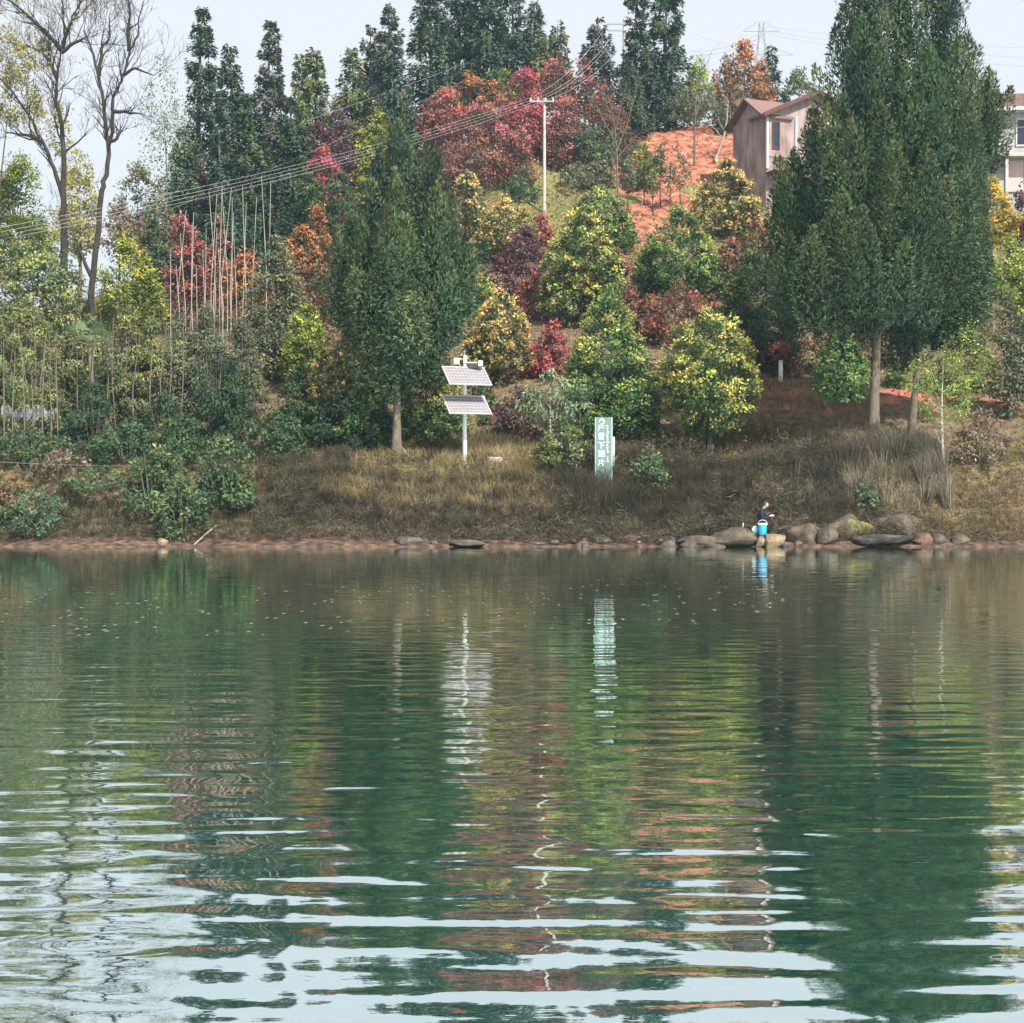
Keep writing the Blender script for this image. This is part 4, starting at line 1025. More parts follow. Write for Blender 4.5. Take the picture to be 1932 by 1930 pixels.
bare_tree('bare_tree', 'leafless tree forking high, further left of the two bare trees', 84,
          [[(122, 560), (122, 440), (120, 390), (121, 285), (117, 238), (106, 188), (108, 150), (115, 95)],
           [(115, 95), (97, 72), (60, 36), (22, 4), (-10, -20)], [(115, 95), (125, 62), (138, 30), (160, -10)],
           [(108, 150), (95, 120), (80, 98), (50, 85)], [(116, 100), (140, 80), (165, 70)],
           [(122, 390), (108, 332), (90, 290), (62, 230), (42, 200), (18, 165), (-20, 130)],
           [(80, 265), (50, 255), (10, 250)]],
          3, M_BARK_DARK, leaf=('sparse_yellow', 0.10, 5.0), tw=2.3, rad0=0.21)
bare_tree('bare_tree', 'leafless tree with two snaking stems, right of the two bare trees', 81,
          [[(172, 620), (173, 540), (181, 470), (193, 362), (200, 330), (205, 270), (200, 232), (192, 175), (185, 142), (172, 88), (158, 58)],
           [(205, 268), (212, 250), (212, 215), (213, 185), (226, 160), (235, 135), (245, 97), (260, 65), (262, 35), (271, 2)],
           [(185, 142), (192, 92), (208, 70), (206, 30)], [(245, 97), (240, 60), (246, 25), (240, -10)],
           [(206, 268), (222, 262), (226, 250), (216, 235)], [(213, 210), (245, 213), (270, 215)], [(235, 142), (255, 128), (290, 142)],
           [(173, 520), (150, 470), (135, 430)]],
          2, M_BARK_DARK, tw=1.8, every=0.8, rad0=0.18)
bare_tree('bare_tree', 'pale leafless tree with spreading boughs right of the concrete pole', 118,
          [[(1166, 385), (1165, 330), (1163, 280), (1160, 240), (1150, 190)],
           [(1163, 285), (1185, 230), (1200, 170), (1208, 150)], [(1162, 270), (1140, 230), (1118, 185)], [(1160, 250), (1172, 200), (1178, 180)],
           [(1163, 300), (1190, 270), (1212, 245)]],
          1, M_BARK, tw=2.0, rad0=0.09)
bare_tree('bare_tree', 'thin leafless tree standing on the crest of the red cut bank', 131,
          [[(1350, 300), (1365, 262), (1372, 225), (1374, 190)], [(1368, 250), (1385, 222), (1395, 205)]],
          1, M_BARK_PALE, tw=1.6, rad0=0.09)
bare_tree('bare_tree', 'slim dark trunk with bare crown at the left of the red cut bank', 131,
          [[(1310, 290), (1311, 240), (1313, 190), (1318, 140)], [(1312, 220), (1322, 185), (1335, 160)]],
          1, M_BARK, tw=1.8, rad0=0.10)

# pale bare stems standing in front of the red shrubs
culm_px = [(322, 470, 612), (342, 395, 612), (350, 440, 620), (357, 400, 622), (366, 420, 625), (383, 430, 640), (398, 366, 600), (402, 360, 615), (408, 430, 640),
           (414, 355, 600), (424, 352, 590), (429, 352, 610), (433, 372, 590), (440, 400, 580), (446, 440, 600), (455, 380, 560), (470, 350, 570), (476, 370, 560),
           (336, 500, 630), (390, 470, 640), (418, 470, 620), (372, 500, 625), (497, 330, 440), (514, 340, 430)]
culm_px.sort()
for i, (px, yt, yb) in enumerate(culm_px):
    Y = 78.5 + (i * 37 % 11) * 0.5
    p = at(px, yb, Y); z0 = gz(p.x, Y) - 0.1
    h = at(px, yt, Y).z - z0
    me = tubes_mesh('bare_stem', [[(Vector((0, 0, 0)), 0.028), (Vector((0.02 * h * math.sin(i * 2.1), 0.0, h * 0.5)), 0.023), (Vector((0.035 * h * math.sin(i * 3.7), 0.01 * h, h)), 0.012)]], 6)
    o = link_mesh('bare_sapling', me, M_CULM)
    o.location = (p.x, Y, z0)
    tag(o, ordinal(i + 1) + ' slender pale bare sapling from the left in front of the red shrubs', 'sapling', 'pale bare saplings in front of the left red shrubs')

# thin shaded stems of the bamboo on the left bank
for i in range(20):
    px = 6 + i * 17.5 + RNG.uniform(-4, 4)
    Y = 70.2 + RNG.uniform(-0.8, 2.2)
    p = at(px, 850, Y); z0 = gz(p.x, Y) - 0.1
    h = RNG.uniform(4.0, 6.0)
    me = tubes_mesh('bamboo_culm', [[(Vector((0, 0, 0)), 0.035), (Vector((RNG.normal() * 0.12, 0, h * 0.5)), 0.03), (Vector((RNG.normal() * 0.35, RNG.normal() * 0.2, h)), 0.01)]], 6)
    o = link_mesh('bamboo_culm', me, M_BARK)
    o.location = (p.x, Y, z0)
    tag(o, ordinal(i + 1) + ' thin bamboo culm from the left in the shaded left thicket', 'bamboo', 'bamboo culms in the shaded left thicket')

# fan palm in the left thicket
def palm(px, py, Y, label):
    c = at(px, py, Y)
    base = Vector((c.x, Y, gz(c.x, Y) - 0.1))
    root = empty('palm_tree', base, label, 'palm')
    link_mesh('trunk', tubes_mesh('trunk', [[(base, 0.13), (base.lerp(c, 0.5) + Vector((0.08, 0, 0)), 0.12), (c, 0.10)]], 8), M_BARK, root)
    for k in range(15):
        a = k * 2.4 + RNG.uniform(-0.3, 0.3)
        el = RNG.uniform(-0.35, 1.1)
        d = Vector((math.cos(a) * math.cos(el), math.sin(a) * math.cos(el), math.sin(el)))
        ln = RNG.uniform(0.7, 1.0)
        e = c + d * ln
        side = d.cross(Vector((0, 0, 1))).normalized()
        upv = side.cross(d)
        P, D = [], []
        for j in range(15):
            f = -1.35 + 2.7 * j / 14
            P.append(tuple(e)); D.append(tuple(d * math.cos(f) + side * math.sin(f) + upv * 0.15 - Vector((0, 0, 0.25 * abs(f)))))
        n = len(P)
        N = np.tile(np.array(tuple(upv)), (n, 1))
        me = leaf_mesh('frond', np.array(P), np.array(D), N, np.full(n, 0.62) * RNG.uniform(0.85, 1.1, n), np.full(n, 0.075), colours('shrub_teal', n, np.full(n, RNG.uniform(0, 1))))
        fr = link_mesh('frond', me, M_LEAF, root)
        st = tubes_mesh('stalk', [[(c, 0.018), (c.lerp(e, 0.5) + Vector((0, 0, 0.03)), 0.014), (e, 0.01)]], 4)
        s = link_mesh('stalk', st, M_BARK, root)
for i, (px, yt) in enumerate(((8, 640), (24, 660), (47, 650), (62, 700), (81, 640), (96, 690), (110, 650))):
    p = at(px, 850, 68.2); z0 = gz(p.x, 68.2) - 0.1
    h = at(px, yt, 68.2).z - z0
    o = link_mesh('bamboo_culm', tubes_mesh('bamboo_culm', [[(Vector((0, 0, 0)), 0.035), (Vector((0.05 * math.sin(i * 3), 0, h * 0.5)), 0.03), (Vector((0.15 * math.sin(i * 2), 0, h)), 0.01)]], 6), M_BARK)
    o.location = (p.x, 68.2, z0)
    tag(o, ordinal(i + 1) + ' culm from the left standing before the bright patch at the far left', 'bamboo', 'bamboo culms before the white sheeting')
palm(170, 655, 70.0, 'fan palm rising among the bamboo on the left bank')
# ------------------------------------------------------------------ ground cover that nobody could count
def on_ground(x0, x1, y0, y1, n):
    X, Y = RNG.uniform(x0, x1, n), RNG.uniform(y0, y1, n)
    return X, Y, ground(X, Y)

def stuff(name, me, mat, label):
    o = link_mesh(name, me, mat)
    o['kind'] = 'stuff'
    o['label'] = label
    return o

# hillside undergrowth: low leaves and weeds between the trees
X, Y, Z = on_ground(-64, 72, 67.5, 150, 210000)
inside = (np.abs(X + 1) < 0.36 * Y + 3) | ((X > 0) & (X < 0.52 * Y))
sm = soil_mask(X, Y)
keep = inside & (RNG.uniform(0, 1, len(X)) > np.minimum(sm * 1.2, 0.74)) & (RNG.uniform(0, 1, len(X)) < np.interp(Y, [67, 80, 150], [1.0, 0.75, 0.5]))
X, Y, Z = X[keep], Y[keep], Z[keep]
n = len(X)
tone = fbm(X * 0.16, Y * 0.16, 41)[:, None] + RNG.normal(size=(n, 1)) * 0.09
ca, cb, cc = np.array([[0.065, 0.10, 0.042]]), np.array([[0.15, 0.15, 0.06]]), np.array([[0.17, 0.11, 0.07]])
C = np.where(tone < 0.45, ca, np.where(tone < 0.6, cb, cc)) * RNG.uniform(0.7, 1.3, (n, 1))
hh = fbm(X * 0.5, Y * 0.5, 77)
P = np.stack([X, Y, Z + RNG.uniform(0, 1, n) ** 1.5 * (0.2 + 2.2 * hh ** 2.5)], 1)
L = np.interp(Y, [67, 150], [0.16, 0.30]) * RNG.uniform(0.6, 1.4, n)
D = RNG.normal(size=(n, 3)) * 0.7 + np.array([[0, 0, 0.7]])
N = RNG.normal(size=(n, 3)) * 0.6 + np.array([[0, -0.5, 0.7]])
stuff('undergrowth', leaf_mesh('undergrowth', P, D, N, L, L * 0.4, C), M_LEAF, 'low weeds and leaf litter between the hillside trees')

# scrub covering the slope beyond the right edge
scrub = []
for sx, sy, w_, h_, pl in ((2020, 76, 150, 170, 'grey_green'), (2120, 82, 170, 190, 'camphor_dark'), (2230, 90, 190, 200, 'bamboo'), (2060, 98, 150, 170, 'camphor_green'), (2180, 104, 170, 180, 'grey_green'), (2330, 80, 190, 190, 'camphor_dark')):
    gp = proj_y(*[float(v) for v in ((sx - 966) / F_PX * sy, sy, gz((sx - 966) / F_PX * sy, sy))])
    scrub.append(clumped([(sx, gp - h_, gp + 4, w_)], sy, pl, 'dome', dens=0.7, leaf=8))
stuff('hillside_scrub', leaf_mesh('hillside_scrub', *[np.concatenate(x) for x in zip(*scrub)]), M_LEAF, 'dense scrub covering the slope beyond the right edge')

# dry grass and dead brush on the bank; colour and height follow where each kind grows
def bank_patch(px0, px1, y0, y1, n, hmin, hmax, cols, width, lean, seed, edge=1.0, tuft=0.0):
    Xa, Ya, Za = on_ground((px0 - 966) / F_PX * 65, (px1 - 966) / F_PX * 65, y0, y1, n)
    m = fbm(Xa * 0.55, Ya * 0.9, seed)
    k = RNG.uniform(0, 1, n) < np.clip((m - 0.28) * 3.2, 0.08, 1)
    mid, half = (Xa.min() + Xa.max()) / 2, (Xa.max() - Xa.min()) / 2
    k &= RNG.uniform(0, 1, n) < np.clip((1.02 - np.abs(Xa - mid) / half) / (0.18 * edge), 0, 1)
    Xa, Ya, Za, m = Xa[k], Ya[k], Za[k], m[k]
    q = len(Xa)
    if tuft:
        gx, gy = np.round(Xa / tuft), np.round(Ya / tuft)
        ox, oy = hash2(gx, gy, seed) - 0.5, hash2(gx, gy, seed + 5) - 0.5
        cx, cy = (gx + ox * 0.8) * tuft, (gy + oy * 0.8) * tuft
        ln = np.stack([Xa - cx, Ya - cy], 1) / tuft * 1.3
        Xa, Ya = cx + (Xa - cx) * 0.55, cy + (Ya - cy) * 0.55
        Za = ground(Xa, Ya)
    else:
        ln = RNG.normal(size=(q, 2)) * 0.6
    H = RNG.uniform(hmin, hmax, q) * (0.55 + 0.8 * m)
    lean_v = (ln + RNG.normal(size=(q, 2)) * 0.35) * lean * H[:, None]
    cols = np.array(cols)
    tone = np.clip(fbm(Xa * 0.8, Ya * 0.8, seed + 9) * 1.6 - 0.3 + RNG.normal(size=q) * 0.16, 0, 0.999)
    Cc = cols[(tone * len(cols)).astype(int)] * RNG.uniform(0.75, 1.25, (q, 1))
    return np.stack([Xa, Ya, Za - 0.03], 1), H, lean_v, np.full(q, width) * RNG.uniform(0.6, 1.4, q), Cc

def grass_obj(name, label, patches, droop=0.5):
    arr = [np.concatenate(x) for x in zip(*patches)]
    return stuff(name, blade_mesh(name, *arr, droop=droop), M_GRASS, label)

GOLD = [(0.20, 0.155, 0.08), (0.31, 0.245, 0.13), (0.41, 0.335, 0.18)]
DULL = [(0.055, 0.048, 0.038), (0.095, 0.080, 0.062), (0.085, 0.085, 0.055), (0.16, 0.13, 0.095)]
GREY = [(0.09, 0.08, 0.064), (0.155, 0.135, 0.105), (0.25, 0.22, 0.165), (0.11, 0.115, 0.07)]
OLIVE = [(0.11, 0.115, 0.05), (0.18, 0.17, 0.075), (0.24, 0.20, 0.10)]
grass_obj('golden_grass', 'golden dry grass on the bank under the solar panel pole', [
    bank_patch(600, 1060, 64.4, 66.9, 15000, 0.35, 0.85, GOLD, 0.022, 0.55, 101, tuft=0.5),
    bank_patch(540, 1120, 63.4, 65.6, 16000, 0.35, 0.85, DULL, 0.02, 0.9, 102, tuft=0.55),
    bank_patch(880, 1160, 64.6, 66.8, 4000, 0.3, 0.7, OLIVE, 0.022, 0.5, 103)])
grass_obj('dead_brush', 'grey-brown dead brush covering the bank right of the sign', [
    bank_patch(1060, 1640, 63.7, 67.0, 26000, 0.45, 1.1, DULL, 0.02, 1.0, 111, tuft=0.7),
    bank_patch(1070, 1210, 64.3, 65.2, 3000, 1.1, 1.75, DULL, 0.02, 0.7, 115, tuft=0.4),
    bank_patch(1040, 1640, 64.2, 66.6, 9000, 0.4, 1.2, [(0.05, 0.05, 0.042), (0.085, 0.075, 0.06)], 0.022, 1.2, 114),
    bank_patch(1120, 1620, 65.6, 67.6, 8000, 0.4, 0.9, GREY, 0.02, 0.9, 112, tuft=0.6),
    bank_patch(480, 660, 63.4, 67.0, 10000, 0.4, 1.0, DULL, 0.022, 0.7, 113, tuft=0.5)], droop=0.9)
grass_obj('reeds', 'tall grey reeds bending on the bank below the cypresses', [
    bank_patch(1500, 1800, 64.6, 67.4, 11000, 0.9, 1.9, GREY, 0.022, 0.6, 121, tuft=0.9),
    bank_patch(1590, 1720, 64.4, 65.6, 2200, 0.7, 1.4, [(0.34, 0.29, 0.20), (0.25, 0.22, 0.16)], 0.026, 0.5, 122, tuft=0.7)], droop=1.4)
grass_obj('bank_grass', 'short ochre and green grass on the right and left bank', [
    bank_patch(1650, 2400, 63.4, 67.5, 20000, 0.18, 0.5, [(0.24, 0.155, 0.09), (0.20, 0.18, 0.075), (0.30, 0.20, 0.115), (0.16, 0.15, 0.07)], 0.022, 0.7, 131, tuft=0.35),
    bank_patch(1440, 1760, 62.9, 64.4, 9000, 0.15, 0.45, OLIVE + DULL, 0.018, 0.8, 132, tuft=0.35),
    bank_patch(1380, 1760, 67.0, 77.0, 9000, 0.2, 0.55, [(0.24, 0.12, 0.08), (0.20, 0.15, 0.075), (0.30, 0.19, 0.11)], 0.024, 0.6, 133, tuft=0.5),
    bank_patch(-160, 560, 63.5, 68.0, 12000, 0.25, 0.7, [(0.06, 0.085, 0.04), (0.11, 0.105, 0.05), (0.13, 0.10, 0.07)], 0.024, 0.6, 134, tuft=0.5),
    bank_patch(540, 1520, 66.4, 71.5, 26000, 0.25, 0.65, [(0.10, 0.10, 0.045), (0.16, 0.13, 0.07), (0.09, 0.075, 0.05)], 0.024, 0.6, 135, tuft=0.5),
    bank_patch(400, 1900, 62.7, 64.3, 9000, 0.10, 0.36, DULL, 0.02, 0.8, 136),
    bank_patch(520, 1480, 63.0, 64.6, 9000, 0.2, 0.5, DULL, 0.02, 0.8, 137, tuft=0.4),
    bank_patch(-160, 560, 62.8, 64.6, 7000, 0.15, 0.45, [(0.06, 0.075, 0.04), (0.13, 0.10, 0.06), (0.10, 0.07, 0.05)], 0.022, 0.8, 138, tuft=0.4)])

# tangled dead twigs and leaves lying over the bank
def tangle(px0, px1, y0, y1, n, hmax, cols, seed):
    Xa, Ya, Za = on_ground((px0 - 966) / F_PX * 65, (px1 - 966) / F_PX * 65, y0, y1, n)
    m = fbm(Xa * 0.7, Ya * 0.9, seed)
    Za = Za + RNG.uniform(0, 1, n) ** 1.2 * hmax * np.clip(m * 2.2 - 0.45, 0.1, 1.2)
    cols = np.array(cols)
    Cc = cols[RNG.integers(0, len(cols), n)] * RNG.uniform(0.6, 1.4, (n, 1)) * (0.7 + 0.6 * fbm(Xa * 1.3, Ya * 1.3, seed + 2))[:, None]
    D = RNG.normal(size=(n, 3)); D[:, 2] = np.abs(D[:, 2]) * 0.6
    Ln = RNG.uniform(0.12, 0.5, n)
    return np.stack([Xa, Ya, Za], 1), D, RNG.normal(size=(n, 3)) + np.array([[0, -0.5, 0.6]]), Ln, RNG.uniform(0.012, 0.035, n), Cc
TW = [(0.07, 0.06, 0.048), (0.12, 0.098, 0.074), (0.17, 0.135, 0.10), (0.055, 0.058, 0.040), (0.10, 0.105, 0.06)]
arr = [np.concatenate(x) for x in zip(
    tangle(1040, 1660, 62.5, 67.4, 26000, 1.1, TW, 301), tangle(500, 1100, 62.4, 66.4, 17000, 0.7, TW, 302), tangle(1500, 2380, 62.6, 67.6, 22000, 0.6, TW + [(0.24, 0.15, 0.09)], 303),
    tangle(-140, 560, 62.3, 67.8, 15000, 0.8, [(0.05, 0.065, 0.036), (0.09, 0.085, 0.05), (0.10, 0.075, 0.055)], 304))]
stuff('brush_tangle', leaf_mesh('brush_tangle', *arr), M_GRASS, 'tangled dead twigs and leaves over the far bank')

# ------------------------------------------------------------------ rocks along the water
def rock_mat(name, a, b_, moss=0.0):
    m, n, l, b = new_mat(name)
    n1 = add_noise(n, l, 2.2, 8)
    n2 = add_noise(n, l, 9.0, 6)
    r = ramp(n, l, n1.outputs[0], [(0.3, tuple(c * 0.6 for c in a)), (0.5, a), (0.72, b_)])
    cur = r.outputs[0]
    if moss:
        rr = ramp(n, l, n2.outputs[0], [(0.45, (0.10, 0.10, 0.035)), (0.7, (0.22, 0.21, 0.06))])
        msk = add_noise(n, l, 1.3, 5)
        mr = n.new('ShaderNodeMapRange'); mr.inputs[1].default_value = 0.62 - moss * 0.2; mr.inputs[2].default_value = 0.72 - moss * 0.2
        l.new(msk.outputs[0], mr.inputs[0])
        mx = n.new('ShaderNodeMix'); mx.data_type = 'RGBA'
        l.new(mr.outputs[0], mx.inputs[0]); l.new(cur, mx.inputs[6]); l.new(rr.outputs[0], mx.inputs[7])
        cur = mx.outputs[2]
    l.new(cur, b.inputs['Base Color'])
    b.inputs['Roughness'].default_value = 0.9
    bp = n.new('ShaderNodeBump'); bp.inputs['Distance'].default_value = 0.05
    l.new(n2.outputs[0], bp.inputs['Height']); l.new(bp.outputs[0], b.inputs['Normal'])
    return m
M_ROCK = rock_mat('boulder_stone', (0.060, 0.047, 0.035), (0.135, 0.105, 0.076))
M_ROCK_MOSS = rock_mat('mossy_stone', (0.060, 0.052, 0.034), (0.13, 0.11, 0.072), 0.7)
M_ROCK_PALE = rock_mat('pale_sandstone', (0.16, 0.115, 0.076), (0.30, 0.215, 0.14))
M_ROCK_RED = rock_mat('red_clay_stone', (0.085, 0.05, 0.038), (0.18, 0.105, 0.078))
M_ROCK_DARK = rock_mat('wet_dark_stone', (0.05, 0.042, 0.036), (0.14, 0.115, 0.095))

def rock(name, label, px, y_top, y_bot, w, Y, mat, seed, depth=None, group=None, boxy=0.0, cat='boulder', rugged=1.0):
    top, bot = at(px, y_top, Y), at(px, y_bot, Y)
    a = w / F_PX * Y * 0.5
    h = top.z - bot.z
    dp = depth or a * 0.85
    bm = bmesh.new()
    bmesh.ops.create_icosphere(bm, subdivisions=4 if w > 30 else 3, radius=1.0)
    V = np.array([v.co[:] for v in bm.verts])
    if boxy:
        V = V / np.maximum(np.abs(V).max(1, keepdims=True) * boxy + (1 - boxy), 1e-6)
    s = 1 + (fbm(V[:, 0] * 1.3 + seed, V[:, 1] * 1.3 + V[:, 2] * 1.7, seed) - 0.5) * 0.55 * rugged + (fbm(V[:, 0] * 4 + seed, V[:, 1] * 4 + V[:, 2] * 5, seed + 3) - 0.5) * 0.2 * rugged
    V = V * s[:, None]
    pl = norm(np.random.default_rng(seed).normal(size=(16, 3)))          # weathered flat faces
    for q in pl:
        dd = V @ q
        V = V - np.maximum(dd - (0.62 + 0.2 * abs(q[0])), 0)[:, None] * q * 0.95
    V = V + norm(V) * ((fbm(V[:, 0] * 9 + seed, V[:, 1] * 9 + V[:, 2] * 8, seed + 5) - 0.5) * 0.12)[:, None]
    for v, c in zip(bm.verts, V):
        v.co = (c[0] * a, c[1] * dp, c[2] * h * 0.62)
    o = bm_obj(name, bm, mat, smooth=True)
    o.location = (top.x, Y, bot.z + h * 0.40)
    tag(o, label, cat, group)
    return o
GK = 'rocks along the waterline'
rock('boulder', 'largest domed boulder at the waterline below the reeds', 1686, 956, 1026, 116, 64.1, M_ROCK, 3, depth=1.5, group=GK)
rock('boulder', 'moss-covered boulder left of the largest one', 1594, 975, 1030, 112, 63.7, M_ROCK_MOSS, 7, depth=1.3, group=GK)
rock('boulder', 'long low boulder right of the angler', 1520, 989, 1034, 108, 63.2, M_ROCK, 12, depth=1.1, group=GK)
rock('boulder', 'small rounded boulder in front of the mossy one', 1562, 988, 1026, 44, 62.4, M_ROCK, 21, group=GK)
rock('stone_block', 'pale squared sandstone block under the angler', 1462, 1003, 1030, 42, 62.2, M_ROCK_PALE, 33, group=GK, boxy=0.8, cat='rock')
rock('stone_block', 'smaller pale block left of the squared sandstone block', 1437, 1008, 1030, 22, 62.2, M_ROCK_PALE, 35, group=GK, boxy=0.7, cat='rock')
rock('rock_ledge', 'flat brown rock ledge left of the angler', 1385, 996, 1030, 110, 62.6, M_ROCK, 41, group=GK, cat='rock', boxy=0.4, rugged=1.6)
rock('rock_ledge', 'low slab sloping into the water at the far end of the ledge', 1320, 1006, 1030, 90, 62.5, M_ROCK, 44, group=GK, cat='rock', boxy=0.5, rugged=1.7)
rock('rock_ledge', 'thin dark slab under the largest boulder', 1660, 1006, 1026, 120, 62.5, M_ROCK_DARK, 51, group=GK, cat='rock', boxy=0.5, rugged=1.6)
rock('stone_block', 'reddish broken block right of the largest boulder', 1743, 1000, 1028, 36, 62.4, M_ROCK_RED, 55, group=GK, boxy=0.7, rugged=1.8, cat='rock')
rock('stone_block', 'dark angular chunk next to the reddish broken block', 1770, 1004, 1028, 30, 62.5, M_ROCK_DARK, 57, group=GK, boxy=0.7, rugged=1.8, cat='rock')
rock('boulder', 'small low boulder at the right of the waterline', 1812, 1006, 1030, 44, 62.6, M_ROCK, 61, group=GK, boxy=0.5, rugged=1.7)
rock('rock_ledge', 'long flat stone slab at the waterline below the solar pole', 882, 1016, 1030, 70, 62.2, M_ROCK, 64, group=GK, boxy=0.6, cat='rock')
rock('boulder', 'half-sunk dark boulder left of the shore middle', 770, 1008, 1032, 60, 62.5, M_ROCK_DARK, 75, group=GK)
rock('boulder', 'pale stone at the foot of the left shore shrubs', 306, 1012, 1030, 24, 62.2, M_ROCK_PALE, 78, group=GK)
shelf_px = np.array([765, 803, 838, 868, 925, 958, 1012, 1098, 1135, 1188, 1262, 1340.0])
for i, px in enumerate(shelf_px):
    w = RNG.uniform(18, 58)
    yt = 1013 + RNG.uniform(-8, 6)
    rock('shelf_stone', ordinal(i + 1) + ' flat shelf stone from the left, low at the middle of the far shore', px, yt, yt + w * 0.42, w, 62.55 + (1018 - yt) * 0.05, (M_ROCK_DARK, M_ROCK_DARK, M_ROCK, M_ROCK_DARK, M_ROCK_RED)[i % 5],
         200 + i, group='flat shelf stones at the middle of the far shore', boxy=0.6, cat='stone', rugged=1.6)
stone_px = np.sort(RNG.uniform(440, 1900, 22))
for i in range(22):
    px = stone_px[i]
    w = RNG.uniform(8, 19)
    yt = RNG.uniform(1012, 1024)
    rock('stone', ordinal(i + 1) + ' small loose stone from the left along the far waterline', px, yt, yt + w * 0.6, w, RNG.uniform(62.0, 62.8), (M_ROCK, M_ROCK_DARK, M_ROCK_RED, M_ROCK_DARK, M_ROCK_PALE)[i % 5], 100 + i, group='loose stones along the waterline', cat='stone')
# driftwood stick
p0, p1 = at(366, 1028, 62.2), at(410, 990, 63.2)
st = link_mesh('driftwood_stick', tubes_mesh('driftwood_stick', [[(p0, 0.025), (p0.lerp(p1, 0.5) + Vector((0, 0, 0.03)), 0.03), (p1, 0.012)]], 6), M_CULM)
tag(st, 'pale stick leaning from the left shore into the water', 'stick')

# ------------------------------------------------------------------ solar powered monitoring pole
def panel_mat():
    m, n, l, b = new_mat('dusty_solar_cells')
    tc = n.new('ShaderNodeTexCoord')
    nz = add_noise(n, l, 5, 5)
    r = ramp(n, l, nz.outputs[0], [(0.3, (0.15, 0.14, 0.165)), (0.7, (0.20, 0.19, 0.21))])
    l.new(r.outputs[0], b.inputs['Base Color'])
    b.inputs['Roughness'].default_value = 0.45
    b.inputs['Specular IOR Level'].default_value = 0.2
    return m
M_CELL = panel_mat()
M_FRAME = plain('panel_frame', (0.36, 0.36, 0.37), (0.46, 0.46, 0.47), 8, 0.4)
SY = 66.4
foot = at(877, 866, SY)
fz = gz(foot.x, SY) - 0.2
root = empty('solar_pole', (foot.x, SY, fz), 'white pole carrying two tilted solar panels and a camera on the bank', 'solar pole')
def zpx(py):
    return at(877, py, SY).z - fz
lines = [[(Vector((0, 0, 0)), 0.10), (Vector((0, 0, zpx(800))), 0.095), (Vector((0, 0, zpx(700))), 0.085), (Vector((0, 0, zpx(675))), 0.07)]]
link_mesh('pole', tubes_mesh('pole', lines, 14), M_WHITE, root, world_space=False)
from mathutils import Matrix
def solar_panel(y_mid, yaw, tilt):
    pr = empty('solar_panel', (0.10, -0.56, zpx(y_mid)))
    pr.parent = root
    pr.rotation_euler = (math.radians(tilt), 0, math.radians(yaw))
    W2, H2 = 1.86, 1.14
    box('cell_sheet', (0, 0, 0), (W2, H2, 0.02), M_CELL, pr)
    bm = bmesh.new()
    for c, s in (((0, H2 / 2, 0), (W2 + 0.08, 0.05, 0.05)), ((0, -H2 / 2, 0), (W2 + 0.08, 0.05, 0.05)), ((W2 / 2, 0, 0), (0.05, H2 - 0.06, 0.052)), ((-W2 / 2, 0, 0), (0.05, H2 - 0.06, 0.052))):
        bm_box(bm, c, s)
    bm_obj('frame', bm, M_FRAME, pr)
    bm = bmesh.new()
    for j in range(1, 6):
        bm_box(bm, (0, -H2 / 2 + H2 * j / 6, 0.0115), (W2 - 0.06, 0.014, 0.004))
    for j in range(1, 12):
        bm_box(bm, (-W2 / 2 + W2 * j / 12, 0, 0.0125), (0.008, H2 - 0.06, 0.004))
    bm_obj('cell_grid', bm, M_FRAME, pr)
    box('bracket', (0, 0.16, -0.20), (0.10, 0.5, 0.36), M_FRAME, pr)
solar_panel(711, 24, 42)
solar_panel(765, 24, 42)
box('camera_arm', (0.34, -0.02, zpx(684)), (0.62, 0.05, 0.05), M_WHITE, root)
box('camera_housing', (0.66, -0.04, zpx(686)), (0.20, 0.30, 0.24), M_WHITE, root, bevel=0.02)
box('battery_box', (0.36, -0.04, zpx(690)), (0.44, 0.20, 0.20), M_DARKMETAL, root, bevel=0.01)
box('sensor_box', (-0.34, -0.04, zpx(682)), (0.24, 0.24, 0.28), M_WHITE, root, bevel=0.02)
box('sensor_arm', (-0.14, -0.02, zpx(677)), (0.26, 0.04, 0.04), M_WHITE, root)
box('control_unit', (-0.30, -0.04, zpx(692)), (0.40, 0.18, 0.10), M_DARKMETAL, root, bevel=0.01)
box('junction_box', (0.02, -0.03, zpx(678)), (0.16, 0.18, 0.34), M_WHITE, root, bevel=0.02)
link_mesh('antenna', tubes_mesh('antenna', [[(Vector((0, 0, zpx(676))), 0.014), (Vector((0, 0, zpx(660))), 0.008)]], 6), M_FRAME, root, world_space=False)

# ------------------------------------------------------------------ teal sign board
M_SIGN = plain('sign_teal', (0.12, 0.185, 0.185), (0.16, 0.23, 0.23), 2.0, 0.5, spec=0.2)
M_SIGN_EDGE = plain('sign_edge', (0.24, 0.35, 0.335), (0.30, 0.41, 0.395), 3.0, 0.4)
M_LETTER = plain('sign_lettering', (0.58, 0.66, 0.66), (0.66, 0.72, 0.72), 4.0, 0.5)
M_EMBLEM = plain('sign_emblem', (0.44, 0.39, 0.40), (0.50, 0.45, 0.46), 4.0, 0.5)
M_EMBLEM_MARK = plain('sign_emblem_mark', (0.14, 0.10, 0.115), (0.18, 0.125, 0.14), 4.0, 0.5)
GY_ = 65.4
sp_ = at(1139, 900, GY_)
sz = gz(sp_.x, GY_)
stop = at(1139, 787, GY_).z
root = empty('sign_board', (sp_.x, GY_, sz - 0.1), 'tall narrow teal sign with white vertical lettering standing in the brush', 'sign', rz=math.radians(-6))
SH_ = stop - sz + 0.1
SW = 33 / F_PX * GY_
box('board', (0, 0, SH_ / 2), (SW, 0.12, SH_), M_SIGN, root, bevel=0.01)
